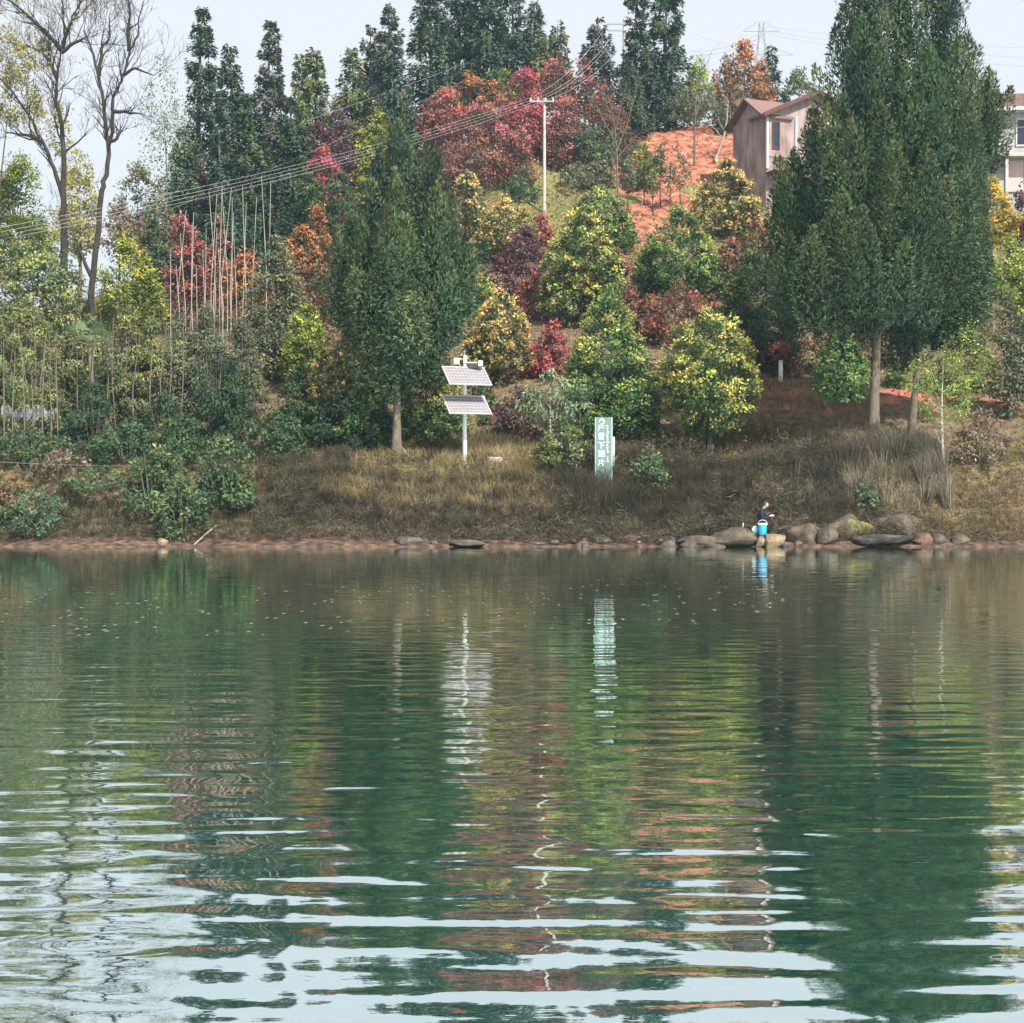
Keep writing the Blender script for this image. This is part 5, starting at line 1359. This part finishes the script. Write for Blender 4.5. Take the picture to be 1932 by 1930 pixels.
box('edge_strip', (SW / 2 - 0.025, -0.008, SH_ / 2), (0.06, 0.118, SH_ - 0.03), M_SIGN_EDGE, root)
box('edge_strip', (-SW / 2 + 0.02, -0.008, SH_ / 2), (0.04, 0.118, SH_ - 0.03), M_SIGN_EDGE, root)
def glyph(ch, x, z, size, mat, nm='lettering'):
    cu = bpy.data.curves.new(nm, 'FONT')
    cu.body = ch
    cu.size = size
    cu.align_x = 'CENTER'; cu.align_y = 'CENTER'
    cu.extrude = 0.004
    cu.offset = 0.004
    tmp = bpy.data.objects.new(nm, cu)
    COL.objects.link(tmp)
    bpy.context.view_layer.update()
    me = bpy.data.meshes.new_from_object(tmp)
    bpy.data.objects.remove(tmp)
    o = link_mesh(nm, me, mat, root, world_space=False)
    o.rotation_euler = (math.pi / 2, 0, 0)
    o.location = (x, -0.066, z)
    return o
D2M = GY_ / F_PX
for ch, py in zip('户曹下湖片', (806, 822, 839, 855, 872)):
    glyph(ch, -0.10, at(1139, py + 2, GY_).z - (sz - 0.1), 0.31, M_LETTER)
for k in range(12):      # second column: fine print, only its rhythm can be seen
    if k in (9,):
        continue
    zc = at(1139, 804 + k * 6.0, GY_).z - (sz - 0.1)
    bm = bmesh.new()
    for q in range(3):
        bm_box(bm, (0.16, -0.066, zc + (q - 1) * 0.036), (0.085 - 0.02 * ((k + q) % 3), 0.008, 0.017))
    bm_box(bm, (0.16 + 0.03 * ((k % 3) - 1), -0.0665, zc), (0.017, 0.008, 0.10))
    bm_obj('fine_print', bm, M_LETTER, root)
zc = at(1139, 795, GY_).z - (sz - 0.1)
bm = bmesh.new()
bmesh.ops.create_cone(bm, cap_ends=True, segments=24, radius1=0.125, radius2=0.125, depth=0.012, matrix=Matrix.Translation((-0.07, -0.066, zc)) @ Matrix.Rotation(math.pi / 2, 4, 'X'))
bm_obj('emblem', bm, M_EMBLEM, root)
bm = bmesh.new()
bm_box(bm, (0, 0, 0), (0.15, 0.01, 0.035), Matrix.Rotation(math.radians(38), 3, 'Y'))
bm_box(bm, (-0.03, 0, -0.05), (0.10, 0.01, 0.03), Matrix.Rotation(math.radians(15), 3, 'Y'))
bmesh.ops.translate(bm, vec=(-0.08, -0.079, zc), verts=bm.verts[:])
bm_obj('emblem_mark', bm, M_EMBLEM_MARK, root)

def post(name, label, px, yt, yb, Y, r, mat, cat, group=None):
    b = at(px, yb, Y); z0 = gz(b.x, Y) - 0.1
    h = at(px, yt, Y).z - z0
    bm = bmesh.new()
    bmesh.ops.create_cone(bm, cap_ends=True, segments=10, radius1=r * 1.05, radius2=r * 0.9, depth=h, matrix=Matrix.Translation((0, 0, h / 2)))
    o = bm_obj(name, bm, mat, bevel=r * 0.15)
    o.location = (b.x, Y, z0)
    tag(o, label, cat, group)
    return o
post('boundary_post', 'short white post just right of the teal sign', 1157, 824, 862, 66.2, 0.07, M_WHITEWASH, 'post')
post('boundary_post', 'white painted stump in the shade left of the small round tree', 1473, 680, 712, 77.5, 0.11, M_WHITEWASH, 'post')
box_o = box('concrete_block', (0, 0, 0), (0.55, 0.3, 0.25), M_CONCRETE, bevel=0.02)
cb_ = at(935, 876, 66.3); box_o.location = (cb_.x, 66.3, gz(cb_.x, 66.3) + 0.16)
tag(box_o, 'low pale concrete block in the grass right of the solar pole', 'block')

# ------------------------------------------------------------------ angler on the shore
M_JACKET = plain('navy_jacket', (0.010, 0.014, 0.026), (0.022, 0.028, 0.045), 14, 0.9)
M_TROUSER = plain('dark_trousers', (0.012, 0.010, 0.014), (0.026, 0.020, 0.026), 14, 0.9)
M_SKIN = plain('skin', (0.50, 0.30, 0.22), (0.58, 0.37, 0.28), 10, 0.6)
M_HAIR = plain('brown_hair', (0.045, 0.026, 0.018), (0.085, 0.05, 0.034), 30, 0.7)
M_SHOE = plain('dark_shoes', (0.015, 0.015, 0.018), (0.03, 0.03, 0.034), 14, 0.7)
M_BLUE = plain('blue_plastic', (0.01, 0.30, 0.62), (0.02, 0.38, 0.72), 6, 0.4, spec=0.5)
M_PALEPLASTIC = plain('pale_plastic', (0.55, 0.66, 0.72), (0.66, 0.76, 0.80), 6, 0.5)
AY = 62.9
ap = at(1441, 1008, AY)
az = at(1441, 1007, AY).z
def skin_mesh(name, chains, mat, parent, levels=2):
    """chains: list of polylines [(x,y,z,r),...]; the first point of a later chain may repeat an earlier one"""
    key, verts, rad, edges = {}, [], [], []
    for ch in chains:
        prev = None
        for x, y, z, r in ch:
            k = (round(x, 4), round(y, 4), round(z, 4))
            if k not in key:
                key[k] = len(verts); verts.append((x, y, z)); rad.append(r)
            i = key[k]
            if prev is not None and prev != i:
                edges.append((prev, i))
            prev = i
    me = bpy.data.meshes.new(name)
    me.from_pydata(verts, edges, [])
    o = bpy.data.objects.new(name, me)
    COL.objects.link(o)
    o.modifiers.new('skin', 'SKIN').use_smooth_shade = True
    for i, r in enumerate(rad):
        me.skin_vertices[0].data[i].radius = (r, r)
    me.skin_vertices[0].data[0].use_root = True
    s = o.modifiers.new('sub', 'SUBSURF'); s.levels = levels; s.render_levels = levels
    dg = bpy.context.evaluated_depsgraph_get()
    me2 = bpy.data.meshes.new_from_object(o.evaluated_get(dg))
    bpy.data.objects.remove(o)
    for p in me2.polygons:
        p.use_smooth = True
    return link_mesh(name, me2, mat, parent, world_space=False)
person = empty('person', (ap.x, AY, az), 'person in dark clothes sitting on the shore rocks, looking down at their hands', 'person', rz=math.radians(-28))
# local axes: x to the right of the picture (the way the person faces), z up; seat height 0.36
hip = (-0.16, 0, 0.47)
torso = [hip + (0.15,), (-0.15, 0, 0.60, 0.15), (-0.11, 0, 0.78, 0.155), (-0.05, 0, 0.93, 0.14), (-0.01, 0, 1.00, 0.075), (0.02, 0, 1.05, 0.058), (0.05, 0, 1.09, 0.062)]
chains = [torso]
for s in (-1, 1):
    chains.append([hip + (0.15,), (-0.10, s * 0.10, 0.46, 0.105), (0.12, s * 0.13, 0.49, 0.088), (0.30, s * 0.14, 0.50, 0.072), (0.33, s * 0.14, 0.42, 0.062), (0.31, s * 0.14, 0.24, 0.056), (0.28, s * 0.14, 0.07, 0.042)])
    sh = (-0.05, 0, 0.93, 0.14)
    chains.append([sh, (-0.04, s * 0.15, 0.93, 0.072), (-0.03, s * 0.205, 0.86, 0.058), (0.02, s * 0.23, 0.68, 0.050), (0.10, s * 0.20, 0.62, 0.044), (0.24, s * 0.10, 0.70, 0.034)])
body = skin_mesh('body', chains, M_JACKET, person)
body.data.materials.append(M_TROUSER)
body.data.materials.append(M_SKIN)
for p in body.data.polygons:
    c = p.center
    if c.z < 0.53 and (c.x > -0.02 or c.z < 0.44):
        p.material_index = 1
    elif c.z > 1.025:
        p.material_index = 2
head = bmesh.new()
bmesh.ops.create_uvsphere(head, u_segments=20, v_segments=14, radius=1.0)
for v in head.verts:
    x, y, z = v.co
    jaw = 1 - 0.28 * max(0, -z)
    v.co = Vector((x * 0.098 * (1 - 0.1 * max(0, -z)), y * 0.078 * jaw, z * 0.118))
    if x > 0.82 and abs(y) < 0.3 and -0.35 < z < 0.12:
        v.co.x += 0.022
bmesh.ops.rotate(head, cent=(0, 0, 0), matrix=Matrix.Rotation(math.radians(24), 3, 'Y'), verts=head.verts[:])
bmesh.ops.translate(head, vec=(0.085, 0, 1.17), verts=head.verts[:])
hd = bm_obj('head', head, M_SKIN, person, smooth=True)
for s in (-1, 1):
    bm = bmesh.new(); bmesh.ops.create_uvsphere(bm, u_segments=8, v_segments=6, radius=0.011)
    bmesh.ops.translate(bm, vec=(0.163, s * 0.032, 1.155), verts=bm.verts[:]); bm_obj('eye', bm, M_HAIR, hd)
    bm = bmesh.new(); bmesh.ops.create_uvsphere(bm, u_segments=8, v_segments=6, radius=0.026)
    bmesh.ops.scale(bm, vec=(0.7, 0.35, 1), verts=bm.verts[:])
    bmesh.ops.translate(bm, vec=(0.075, s * 0.078, 1.16), verts=bm.verts[:]); bm_obj('ear', bm, M_SKIN, hd)
box('mouth', (0.148, 0, 1.092), (0.012, 0.036, 0.008), plain('lips', (0.35, 0.14, 0.12), (0.4, 0.17, 0.14), 5), hd)
hair = bmesh.new()
bmesh.ops.create_uvsphere(hair, u_segments=22, v_segments=16, radius=1.0)
dele = []
for v in hair.verts:
    x, y, z = v.co
    if (x > 0.45 and z < 0.45) or z < -0.55:
        dele.append(v)
    k = 1 + 0.05 * math.sin(9 * x + 7 * y) 
    v.co = Vector((x * 0.112 * k, y * 0.092 * k, z * 0.13 * k))
bmesh.ops.delete(hair, geom=dele, context='VERTS')
bmesh.ops.rotate(hair, cent=(0, 0, 0), matrix=Matrix.Rotation(math.radians(24), 3, 'Y'), verts=hair.verts[:])
bmesh.ops.translate(hair, vec=(0.078, 0, 1.185), verts=hair.verts[:])
bm_obj('hair', hair, M_HAIR, person, smooth=True)
for s in (-1, 1):
    w0 = (0.235, s * 0.10, 0.705)
    fing = []
    palm_end = (0.31, s * 0.055, 0.725)
    fing.append([w0 + (0.026,), (0.275, s * 0.078, 0.715, 0.034), palm_end + (0.032,)])
    for k, (dy, ln) in enumerate(((-0.030, 0.060), (-0.010, 0.070), (0.010, 0.066), (0.030, 0.052))):
        k0 = (0.325, s * 0.052 + dy, 0.722)
        fing.append([palm_end + (0.032,), k0 + (0.0105,), (0.325 + ln * 0.55, s * 0.030 + dy * 0.9, 0.715, 0.0095), (0.325 + ln * 0.7, s * 0.018 + dy * 0.8, 0.715 - ln * 0.45, 0.008)])
    fing.append([(0.275, s * 0.078, 0.715, 0.034), (0.285, s * 0.045, 0.752, 0.012), (0.315, s * 0.022, 0.765, 0.0095)])
    skin_mesh('hand', fing, M_SKIN, person, 1)
    bm = bmesh.new()
    bmesh.ops.create_uvsphere(bm, u_segments=12, v_segments=8, radius=1.0)
    for v in bm.verts:
        v.co = Vector((v.co.x * 0.135 + 0.335, v.co.y * 0.05 + s * 0.14, max(v.co.z, -0.6) * 0.055 + 0.035))
    bm_obj('shoe', bm, M_SHOE, person, smooth=True)
bait = box('bait_tub', (0, 0, 0), (0.11, 0.10, 0.05), M_PALEPLASTIC, bevel=0.01)
bait.location = person.matrix_basis @ Vector((0.36, 0, 0.735))
bait.rotation_euler = (0, 0, math.radians(-28))
tag(bait, 'small pale tub held in the hands of the seated person', 'tub')
stool = empty('folding_stool', (ap.x - 0.16, AY + 0.07, az - 0.05), 'low dark folding stool under the seated person', 'stool', rz=math.radians(-28))
box('seat', (0, 0, 0.35), (0.34, 0.36, 0.035), M_TROUSER, stool, bevel=0.01)
for sx in (-1, 1):
    for sy in (-1, 1):
        link_mesh('leg', tubes_mesh('leg', [[(Vector((sx * 0.16, sy * 0.16, -0.12)), 0.014), (Vector((-sx * 0.14, sy * 0.16, 0.335)), 0.014)]], 6), M_DARKMETAL, stool, world_space=False)
bk = at(1438.5, 1011, 62.45)
bz_ = at(1438.5, 1009.5, 62.45).z
bucket = empty('bucket', (bk.x, 62.45, bz_), 'bright blue fishing bucket standing at the feet of the seated person', 'bucket')
bm = bmesh.new()
bmesh.ops.create_cone(bm, cap_ends=True, segments=22, radius1=0.15, radius2=0.18, depth=0.42, matrix=Matrix.Translation((0, 0, 0.21)))
bm_obj('body', bm, M_BLUE, bucket, smooth=False)
bm = bmesh.new()
bmesh.ops.create_cone(bm, cap_ends=True, segments=22, radius1=0.192, radius2=0.185, depth=0.06, matrix=Matrix.Translation((0, 0, 0.445)))
bm_obj('lid', bm, M_PALEPLASTIC, bucket)
link_mesh('handle', tubes_mesh('handle', [[(Vector((0.19 * math.cos(t), -0.02, 0.43 + 0.17 * math.sin(t))), 0.009) for t in np.linspace(0, math.pi, 9)]], 5), M_PALEPLASTIC, bucket, world_space=False)
kb = at(1424, 1003, 62.7)
bag = bmesh.new()
bmesh.ops.create_icosphere(bag, subdivisions=3, radius=1.0)
for v in bag.verts:
    k = 1 + 0.12 * math.sin(7 * v.co.x + 5 * v.co.z)
    v.co = Vector((v.co.x * 0.13 * k, v.co.y * 0.12 * k, v.co.z * 0.17 * (1.1 if v.co.z > 0 else 0.9)))
bo = bm_obj('plastic_bag', bag, M_PALEPLASTIC, smooth=True)
bo.location = (kb.x, 62.7, at(1424, 1001, 62.7).z)
tag(bo, 'crumpled pale plastic bag left of the blue bucket', 'bag')
wb = at(1402, 996, 62.75)
bottle = empty('bottle', (wb.x, 62.75, at(1402, 997, 62.75).z), 'small white bottle standing on the ledge left of the person', 'bottle')
bm = bmesh.new(); bmesh.ops.create_cone(bm, cap_ends=True, segments=12, radius1=0.035, radius2=0.033, depth=0.17, matrix=Matrix.Translation((0, 0, 0.085))); bm_obj('body', bm, M_WHITE, bottle)
bm = bmesh.new(); bmesh.ops.create_cone(bm, cap_ends=True, segments=12, radius1=0.03, radius2=0.014, depth=0.06, matrix=Matrix.Translation((0, 0, 0.20))); bm_obj('neck', bm, M_WHITE, bottle)
rodA, rodB = person.matrix_basis @ Vector((0.33, -0.03, 0.70)), Vector((ap.x - 1.6, 60.6, 0.75))

# ------------------------------------------------------------------ poles, wires, pylon
PY = hit(1027, 404)
pb = at(1027, 404, PY)
pole_base = Vector((pb.x, PY, gz(pb.x, PY) - 0.3))
pole_top = at(1027, 186, PY)
root = empty('utility_pole', pole_base, 'grey concrete power pole standing in front of the red hilltop shrubs', 'utility pole')
ph = pole_top.z - pole_base.z
link_mesh('shaft', tubes_mesh('shaft', [[(Vector((0, 0, 0)), 0.15), (Vector((0, 0, ph * 0.5)), 0.125), (Vector((0, 0, ph)), 0.095)]], 10), M_CONCRETE, root, world_space=False)
box('crossarm', (-0.2, -0.16, ph - 0.25), (1.9, 0.10, 0.12), M_STEEL, root)
ins = []
for k in range(4):
    x = -1.05 + k * 0.57
    bm = bmesh.new(); bmesh.ops.create_cone(bm, cap_ends=True, segments=8, radius1=0.06, radius2=0.045, depth=0.2, matrix=Matrix.Translation((x, -0.16, ph - 0.09)))
    bm_obj('insulator', bm, M_WHITEWASH, root)
    ins.append(pole_base + Vector((x, -0.16, ph + 0.03)))
P2Y = 149.0
p2 = at(1178, 36, P2Y)
b2 = Vector((p2.x, P2Y, gz(p2.x, P2Y) - 0.3))
root2 = empty('utility_pole', b2, 'farther power pole with double crossarms beside the scraggly dark conifers', 'utility pole')
h2 = p2.z - b2.z
link_mesh('shaft', tubes_mesh('shaft', [[(Vector((0, 0, 0)), 0.22), (Vector((0, 0, h2)), 0.15)]], 10), M_CONCRETE, root2, world_space=False)
for z in (h2 - 0.5, h2 - 1.1):
    box('crossarm', (-0.3, -0.2, z), (2.6, 0.12, 0.14), M_STEEL, root2)

def wire(name, label, a, b, sag, r, group):
    pts = []
    for i in range(33):
        s = i / 32
        p = a.lerp(b, s) + Vector((0, 0, -4 * sag * s * (1 - s)))
        pts.append((p, r))
    o = link_mesh(name, tubes_mesh(name, [pts], 5), M_WIRE)
    tag(o, label, 'wire', group)
GW = 'power lines over the hillside'
for k in range(4):
    e = at(-420, 505 + k * 7 - (k == 0) * 2, 60 + k * 0.3)
    wire('power_line', ('topmost', 'second highest', 'third highest', 'lowest')[k] + ' of the four power lines running left from the concrete pole', ins[k], e, 0.85 + 0.06 * k, 0.009, GW)
    f = b2 + Vector((-1.5 + k * 0.8, -0.2, h2 - 0.4 - 0.6 * (k % 2)))
    wire('power_line', ordinal(k + 1) + ' power line from the left rising from the concrete pole to the farther pole', ins[k], f, 0.9, 0.014, GW)
wire('power_line', 'upper single thin wire crossing the left conifers', at(200, 343, 106), at(880, 118, 142), 0.4, 0.011, GW)
wire('power_line', 'lower single thin wire crossing the left conifers', at(200, 440, 100), at(900, 140, 142), 0.5, 0.011, GW)
wire('power_line', 'thin wire strung low above the left shore to the cypress trunk', at(-60, 868, 64.8), at(742, 858, 67.0), 0.35, 0.005, GW)
PYY = 260.0
pt = at(1437, 42, PYY)
pbz = gz(pt.x, PYY)
root = empty('power_pylon', (pt.x, PYY, pbz), 'distant lattice power pylon rising behind the orange-brown tree', 'pylon')
hp = pt.z - pbz
def bar(name, a, b, r):
    link_mesh(name, tubes_mesh(name, [[(Vector(a), r), (Vector(b), r)]], 4), M_STEEL, root, world_space=False)
wid = lambda s: 3.6 * (1 - s) ** 1.2 + 0.5
for sx in (-1, 1):
    for sy in (-1, 1):
        bar('leg', (sx * wid(0), sy * wid(0), 0), (sx * wid(0.55), sy * wid(0.55), hp * 0.55), 0.035)
        bar('leg', (sx * wid(0.55), sy * wid(0.55), hp * 0.55), (sx * 0.3, sy * 0.3, hp), 0.06)
nlev = 12
for i in range(nlev):
    s0, s1 = i / nlev, (i + 1) / nlev
    for sgn in (-1, 1):
        bar('brace', (-sgn * wid(s0), -wid(s0), hp * s0), (sgn * wid(s1), -wid(s1), hp * s1), 0.035)
        bar('brace', (-sgn * wid(s0), wid(s0), hp * s0), (sgn * wid(s1), wid(s1), hp * s1), 0.035)
for z, ln in ((0.97, 3.0), (0.89, 5.2), (0.80, 4.2)):
    bar('crossarm', (-ln, 0, hp * z), (ln, 0, hp * z), 0.06)
    for sgn in (-1, 1):
        bar('brace', (sgn * ln, 0, hp * z), (sgn * 0.6, 0, hp * z + 1.6), 0.045)
for k, (x0, y0, x1, y1) in enumerate(((1300, 96, 1427, 66), (1302, 104, 1428, 74), (1450, 58, 1990, 110), (1452, 66, 1990, 128), (1448, 50, 1990, 90), (1310, 62, 1424, 84))):
    wire('power_line', ('high faint cable left of the distant pylon, upper', 'high faint cable left of the distant pylon, lower', 'middle faint cable in the right sky', 'lowest faint cable in the right sky', 'highest faint cable in the right sky', 'slack faint cable meeting the distant pylon')[k],
         at(x0, y0, 262), at(x1, y1, 262), 0.8, 0.045 if k < 2 else 0.03, GW)

# ------------------------------------------------------------------ houses on the terrace
def wall_mat(name, a, b_, stain):
    m, n, l, b = new_mat(name)
    n1 = add_noise(n, l, 1.1, 9, vec=(1.3, 1.3, 0.45))
    n2 = add_noise(n, l, 6, 5)
    r = ramp(n, l, n1.outputs[0], [(0.36, stain), (0.5, a), (0.64, b_)])
    l.new(r.outputs[0], b.inputs['Base Color'])
    b.inputs['Roughness'].default_value = 0.9
    return m
def tile_mat():
    m, n, l, b = new_mat('roof_tiles')
    tc = n.new('ShaderNodeTexCoord')
    br = n.new('ShaderNodeTexBrick')
    br.inputs['Scale'].default_value = 4.0
    br.inputs['Color1'].default_value = (0.13, 0.07, 0.064, 1); br.inputs['Color2'].default_value = (0.20, 0.115, 0.105, 1); br.inputs['Mortar'].default_value = (0.14, 0.07, 0.06, 1)
    l.new(tc.outputs['Object'], br.inputs['Vector'])
    l.new(br.outputs[0], b.inputs['Base Color'])
    b.inputs['Roughness'].default_value = 0.7
    return m
M_PINK = wall_mat('pink_render', (0.27, 0.20, 0.195), (0.34, 0.275, 0.27), (0.19, 0.13, 0.125))
M_GREYWALL = wall_mat('grey_render', (0.30, 0.30, 0.305), (0.38, 0.375, 0.37), (0.19, 0.20, 0.21))
M_TILE = tile_mat()
M_FASCIA = plain('red_fascia', (0.085, 0.038, 0.034), (0.12, 0.055, 0.048), 4, 0.8)
M_TRIM = plain('white_trim', (0.42, 0.41, 0.42), (0.52, 0.50, 0.51), 4, 0.8)
M_GLASS = plain('dark_window_glass', (0.010, 0.014, 0.026), (0.02, 0.026, 0.045), 2, 0.08, spec=0.6)
def prism(name, pts, y0, y1, mat, parent):
    """outline in the x-z plane extruded along y"""
    bm = bmesh.new()
    A = [bm.verts.new((x, y0, z)) for x, z in pts]; B = [bm.verts.new((x, y1, z)) for x, z in pts]
    bm.faces.new(A); bm.faces.new(B[::-1])
    k = len(pts)
    for i in range(k):
        bm.faces.new((A[i], B[i], B[(i + 1) % k], A[(i + 1) % k]))
    bmesh.ops.recalc_face_normals(bm, faces=bm.faces[:])
    return bm_obj(name, bm, mat, parent)
def window(parent, x, z, w, h, y, trim=None):
    f = empty('window', (x, y, z)); f.parent = parent
    bm = bmesh.new()
    for c, s in (((-w / 2, 0, 0), (0.09, 0.08, h + 0.16)), ((w / 2, 0, 0), (0.09, 0.08, h + 0.16)), ((0, 0, h / 2), (w - 0.1, 0.078, 0.1)), ((0, 0, -h / 2), (w - 0.1, 0.11, 0.1)), ((0, 0.005, h * 0.2), (w - 0.1, 0.05, 0.05))):
        bm_box(bm, c, s)
    bm_obj('frame', bm, trim or M_TRIM, f)
    box('pane', (0, 0.015, 0), (w - 0.09, 0.02, h - 0.05), M_GLASS, f)
    return f

# the pink house: cross-gabled, seen at its left front corner
HY = 122.0
hc = at(1446, 214, HY)                 # front left eave corner
kx = HY / F_PX                         # metres per picture unit there
floor_z = at(1446, 340, HY).z
h_root = empty('pink_house', (hc.x, HY, floor_z), 'pink rendered house with red tiled gable roof half hidden by the tallest cypress', 'house', rz=math.radians(24))
eave = hc.z - floor_z
Wd, Dp = 9.0, 4.8
low = -3.0
box('wall', (Wd / 2, Dp / 2, (eave + low) / 2), (Wd, Dp, eave - low), M_PINK, h_root)
rise = 2.0
# front gable
prism('gable_wall', [(0.02, eave + 0.002), (Wd - 0.02, eave + 0.002), (Wd / 2, eave + rise)], 0.02, 0.30, M_PINK, h_root)
prism('gable_wall', [(0.3, eave + 0.003), (Dp - 0.3, eave + 0.003), (Dp / 2, eave + 1.45)], -0.25, 0.0, M_PINK, h_root).rotation_euler = (0, 0, math.pi / 2)
def slab(name, quad, thick, mat):
    bm = bmesh.new()
    lo = [bm.verts.new(q) for q in quad]
    hi = [bm.verts.new(Vector(q) + Vector((0, 0, thick))) for q in quad]
    bm.faces.new(lo[::-1]); bm.faces.new(hi)
    for i in range(4):
        bm.faces.new((lo[i], lo[(i + 1) % 4], hi[(i + 1) % 4], hi[i]))
    bmesh.ops.recalc_face_normals(bm, faces=bm.faces[:])
    return bm_obj(name, bm, mat, h_root)
ov = 0.55
slab('roof_slope', [(-ov, -ov, eave - 0.25), (Wd / 2, -ov, eave + rise), (Wd / 2, Dp / 2, eave + rise), (-ov + 0.3, Dp / 2, eave - 0.12)], 0.16, M_TILE)
slab('roof_slope', [(Wd / 2 + 0.01, -ov, eave + rise), (Wd + ov, -ov, eave - 0.25), (Wd + ov, Dp / 2, eave - 0.25), (Wd / 2 + 0.01, Dp / 2, eave + rise)], 0.16, M_TILE)
slab('roof_slope', [(-ov, -ov + 0.35, eave - 0.32), (-ov, Dp / 2, eave + 1.5), (Wd * 0.6, Dp / 2, eave + 1.5), (Wd * 0.25, -ov + 0.35, eave - 0.32)], 0.15, M_TILE)
slab('roof_slope', [(-ov, Dp / 2 + 0.01, eave + 1.5), (-ov, Dp + ov, eave - 0.32), (Wd, Dp + ov, eave - 0.32), (Wd, Dp / 2 + 0.01, eave + 1.5)], 0.15, M_TILE)
for a_, b_ in (((-ov, -ov - 0.04, eave - 0.38), (Wd / 2, -ov - 0.04, eave + rise - 0.13)), ((Wd / 2, -ov - 0.04, eave + rise - 0.13), (Wd + ov, -ov - 0.04, eave - 0.38))):
    bm = bmesh.new()
    A, B = Vector(a_), Vector(b_)
    q = [A, B, B + Vector((0, 0, 0.34)), A + Vector((0, 0, 0.34))]
    f0 = [bm.verts.new(v) for v in q]; f1 = [bm.verts.new(v + Vector((0, 0.035, 0))) for v in q]
    bm.faces.new(f0); bm.faces.new(f1[::-1])
    for i in range(4):
        bm.faces.new((f0[i], f1[i], f1[(i + 1) % 4], f0[(i + 1) % 4]))
    bmesh.ops.recalc_face_normals(bm, faces=bm.faces[:])
    bm_obj('fascia', bm, M_FASCIA, h_root)
for px_ in (0.06, 2.7, 5.6):
    box('pilaster', (px_, -0.04, (eave + 0.9) / 2), (0.20, 0.14, eave - 0.9), M_TRIM, h_root)
window(h_root, 0.85, eave - 1.6, 0.62, 2.0, -0.03, M_FASCIA)
window(h_root, 4.2, eave - 1.75, 1.1, 1.7, -0.03, M_FASCIA)
box('canopy', (1.4, -0.55, 0.55), (2.8, 1.1, 0.16), M_FASCIA, h_root)
box('string_course', (Wd / 2, -0.035, 1.9), (Wd + 0.1, 0.06, 0.10), M_PINK, h_root)

# the grey house at the right edge
H2Y = 112.0
g0 = at(1845, 213, H2Y)
gfl = at(1845, 372, H2Y).z
k2 = H2Y / F_PX
g_root = empty('grey_house', (g0.x, H2Y, gfl), 'two-storey grey rendered house with red tile edge at the right of the hilltop', 'house', rz=math.radians(-4))
gh = g0.z - gfl
zz = lambda py: at(1900, py, H2Y).z - gfl
xx = lambda px: (px - 1845) * k2
box('wall', (5.0, 3.0, gh / 2 - 1.0), (10.0, 6.0, gh + 2.0), M_GREYWALL, g_root)
box('fascia', (5.0, 2.7, gh + 0.12), (10.8, 7.0, 0.24), M_TRIM, g_root)
prism('roof', [(-0.5, gh + 0.25), (10.6, gh + 0.25), (9.6, gh + 1.15), (0.5, gh + 1.15)], -0.7, 6.0, M_TILE, g_root)
window(g_root, xx(1876), zz(250), 0.72, 1.75, -0.03)
window(g_root, xx(1928), zz(251), 0.90, 1.85, -0.03)
window(g_root, xx(2010), zz(251), 0.90, 1.85, -0.03)
box('floor_slab', (5.0, -0.45, zz(297)), (10.6, 1.1, 0.26), M_CONCRETE, g_root)
box('column', (xx(1894), -0.75, zz(340)), (0.20, 0.20, zz(301) - zz(376)), M_CONCRETE, g_root)
box('door_frame', (xx(1912), -0.04, zz(334)), (1.25, 0.10, 2.2), M_TRIM, g_root)
box('door', (xx(1912), -0.07, zz(336)), (1.02, 0.07, 2.0), plain('faded_pink_door', (0.50, 0.36, 0.37), (0.58, 0.44, 0.44), 3, 0.8), g_root)

# pale sheet standing in for the bright patch behind the far left bamboo
ws = at(52, 776, 68.9)
sheet = bmesh.new()
for i in range(22):
    x = -1.15 + i * 0.11
    zt = 0.16 + 0.14 * math.sin(i * 0.9) + 0.1 * math.sin(i * 2.3)
    v = [sheet.verts.new((x, 0.04 * math.sin(i * 2.2), z)) for z in (-0.34 + 0.12 * math.sin(i * 1.7), zt)]
sheet.verts.ensure_lookup_table()
for i in range(21):
    sheet.faces.new((sheet.verts[2 * i], sheet.verts[2 * i + 2], sheet.verts[2 * i + 3], sheet.verts[2 * i + 1]))
bmesh.ops.solidify(sheet, geom=sheet.faces[:], thickness=0.03)
so = bm_obj('bright_patch_stand_in', sheet, plain('pale_stand_in_sheet', (0.28, 0.31, 0.36), (0.44, 0.48, 0.54), 7, 0.7))
so.location = (ws.x, 68.9, ws.z)
tag(so, 'pale sheet standing in for the bright patch behind the bamboo at the far left', 'sheeting')

# ------------------------------------------------------------------ light spring haze in the air
bm = bmesh.new()
bm_box(bm, (0, 285, 40), (1130, 720, 92))
hz = bpy.data.materials.new('air_haze')
hz.use_nodes = True
hz.node_tree.nodes.remove(hz.node_tree.nodes['Principled BSDF'])
pv = hz.node_tree.nodes.new('ShaderNodeVolumePrincipled')
pv.inputs['Color'].default_value = (0.50, 0.78, 1.0, 1)
pv.inputs['Density'].default_value = 0.00035
pv.inputs['Anisotropy'].default_value = 0.2
hz.node_tree.links.new(pv.outputs[0], hz.node_tree.nodes['Material Output'].inputs['Volume'])
haze = bm_obj('haze', bm, hz)
haze['kind'] = 'stuff'
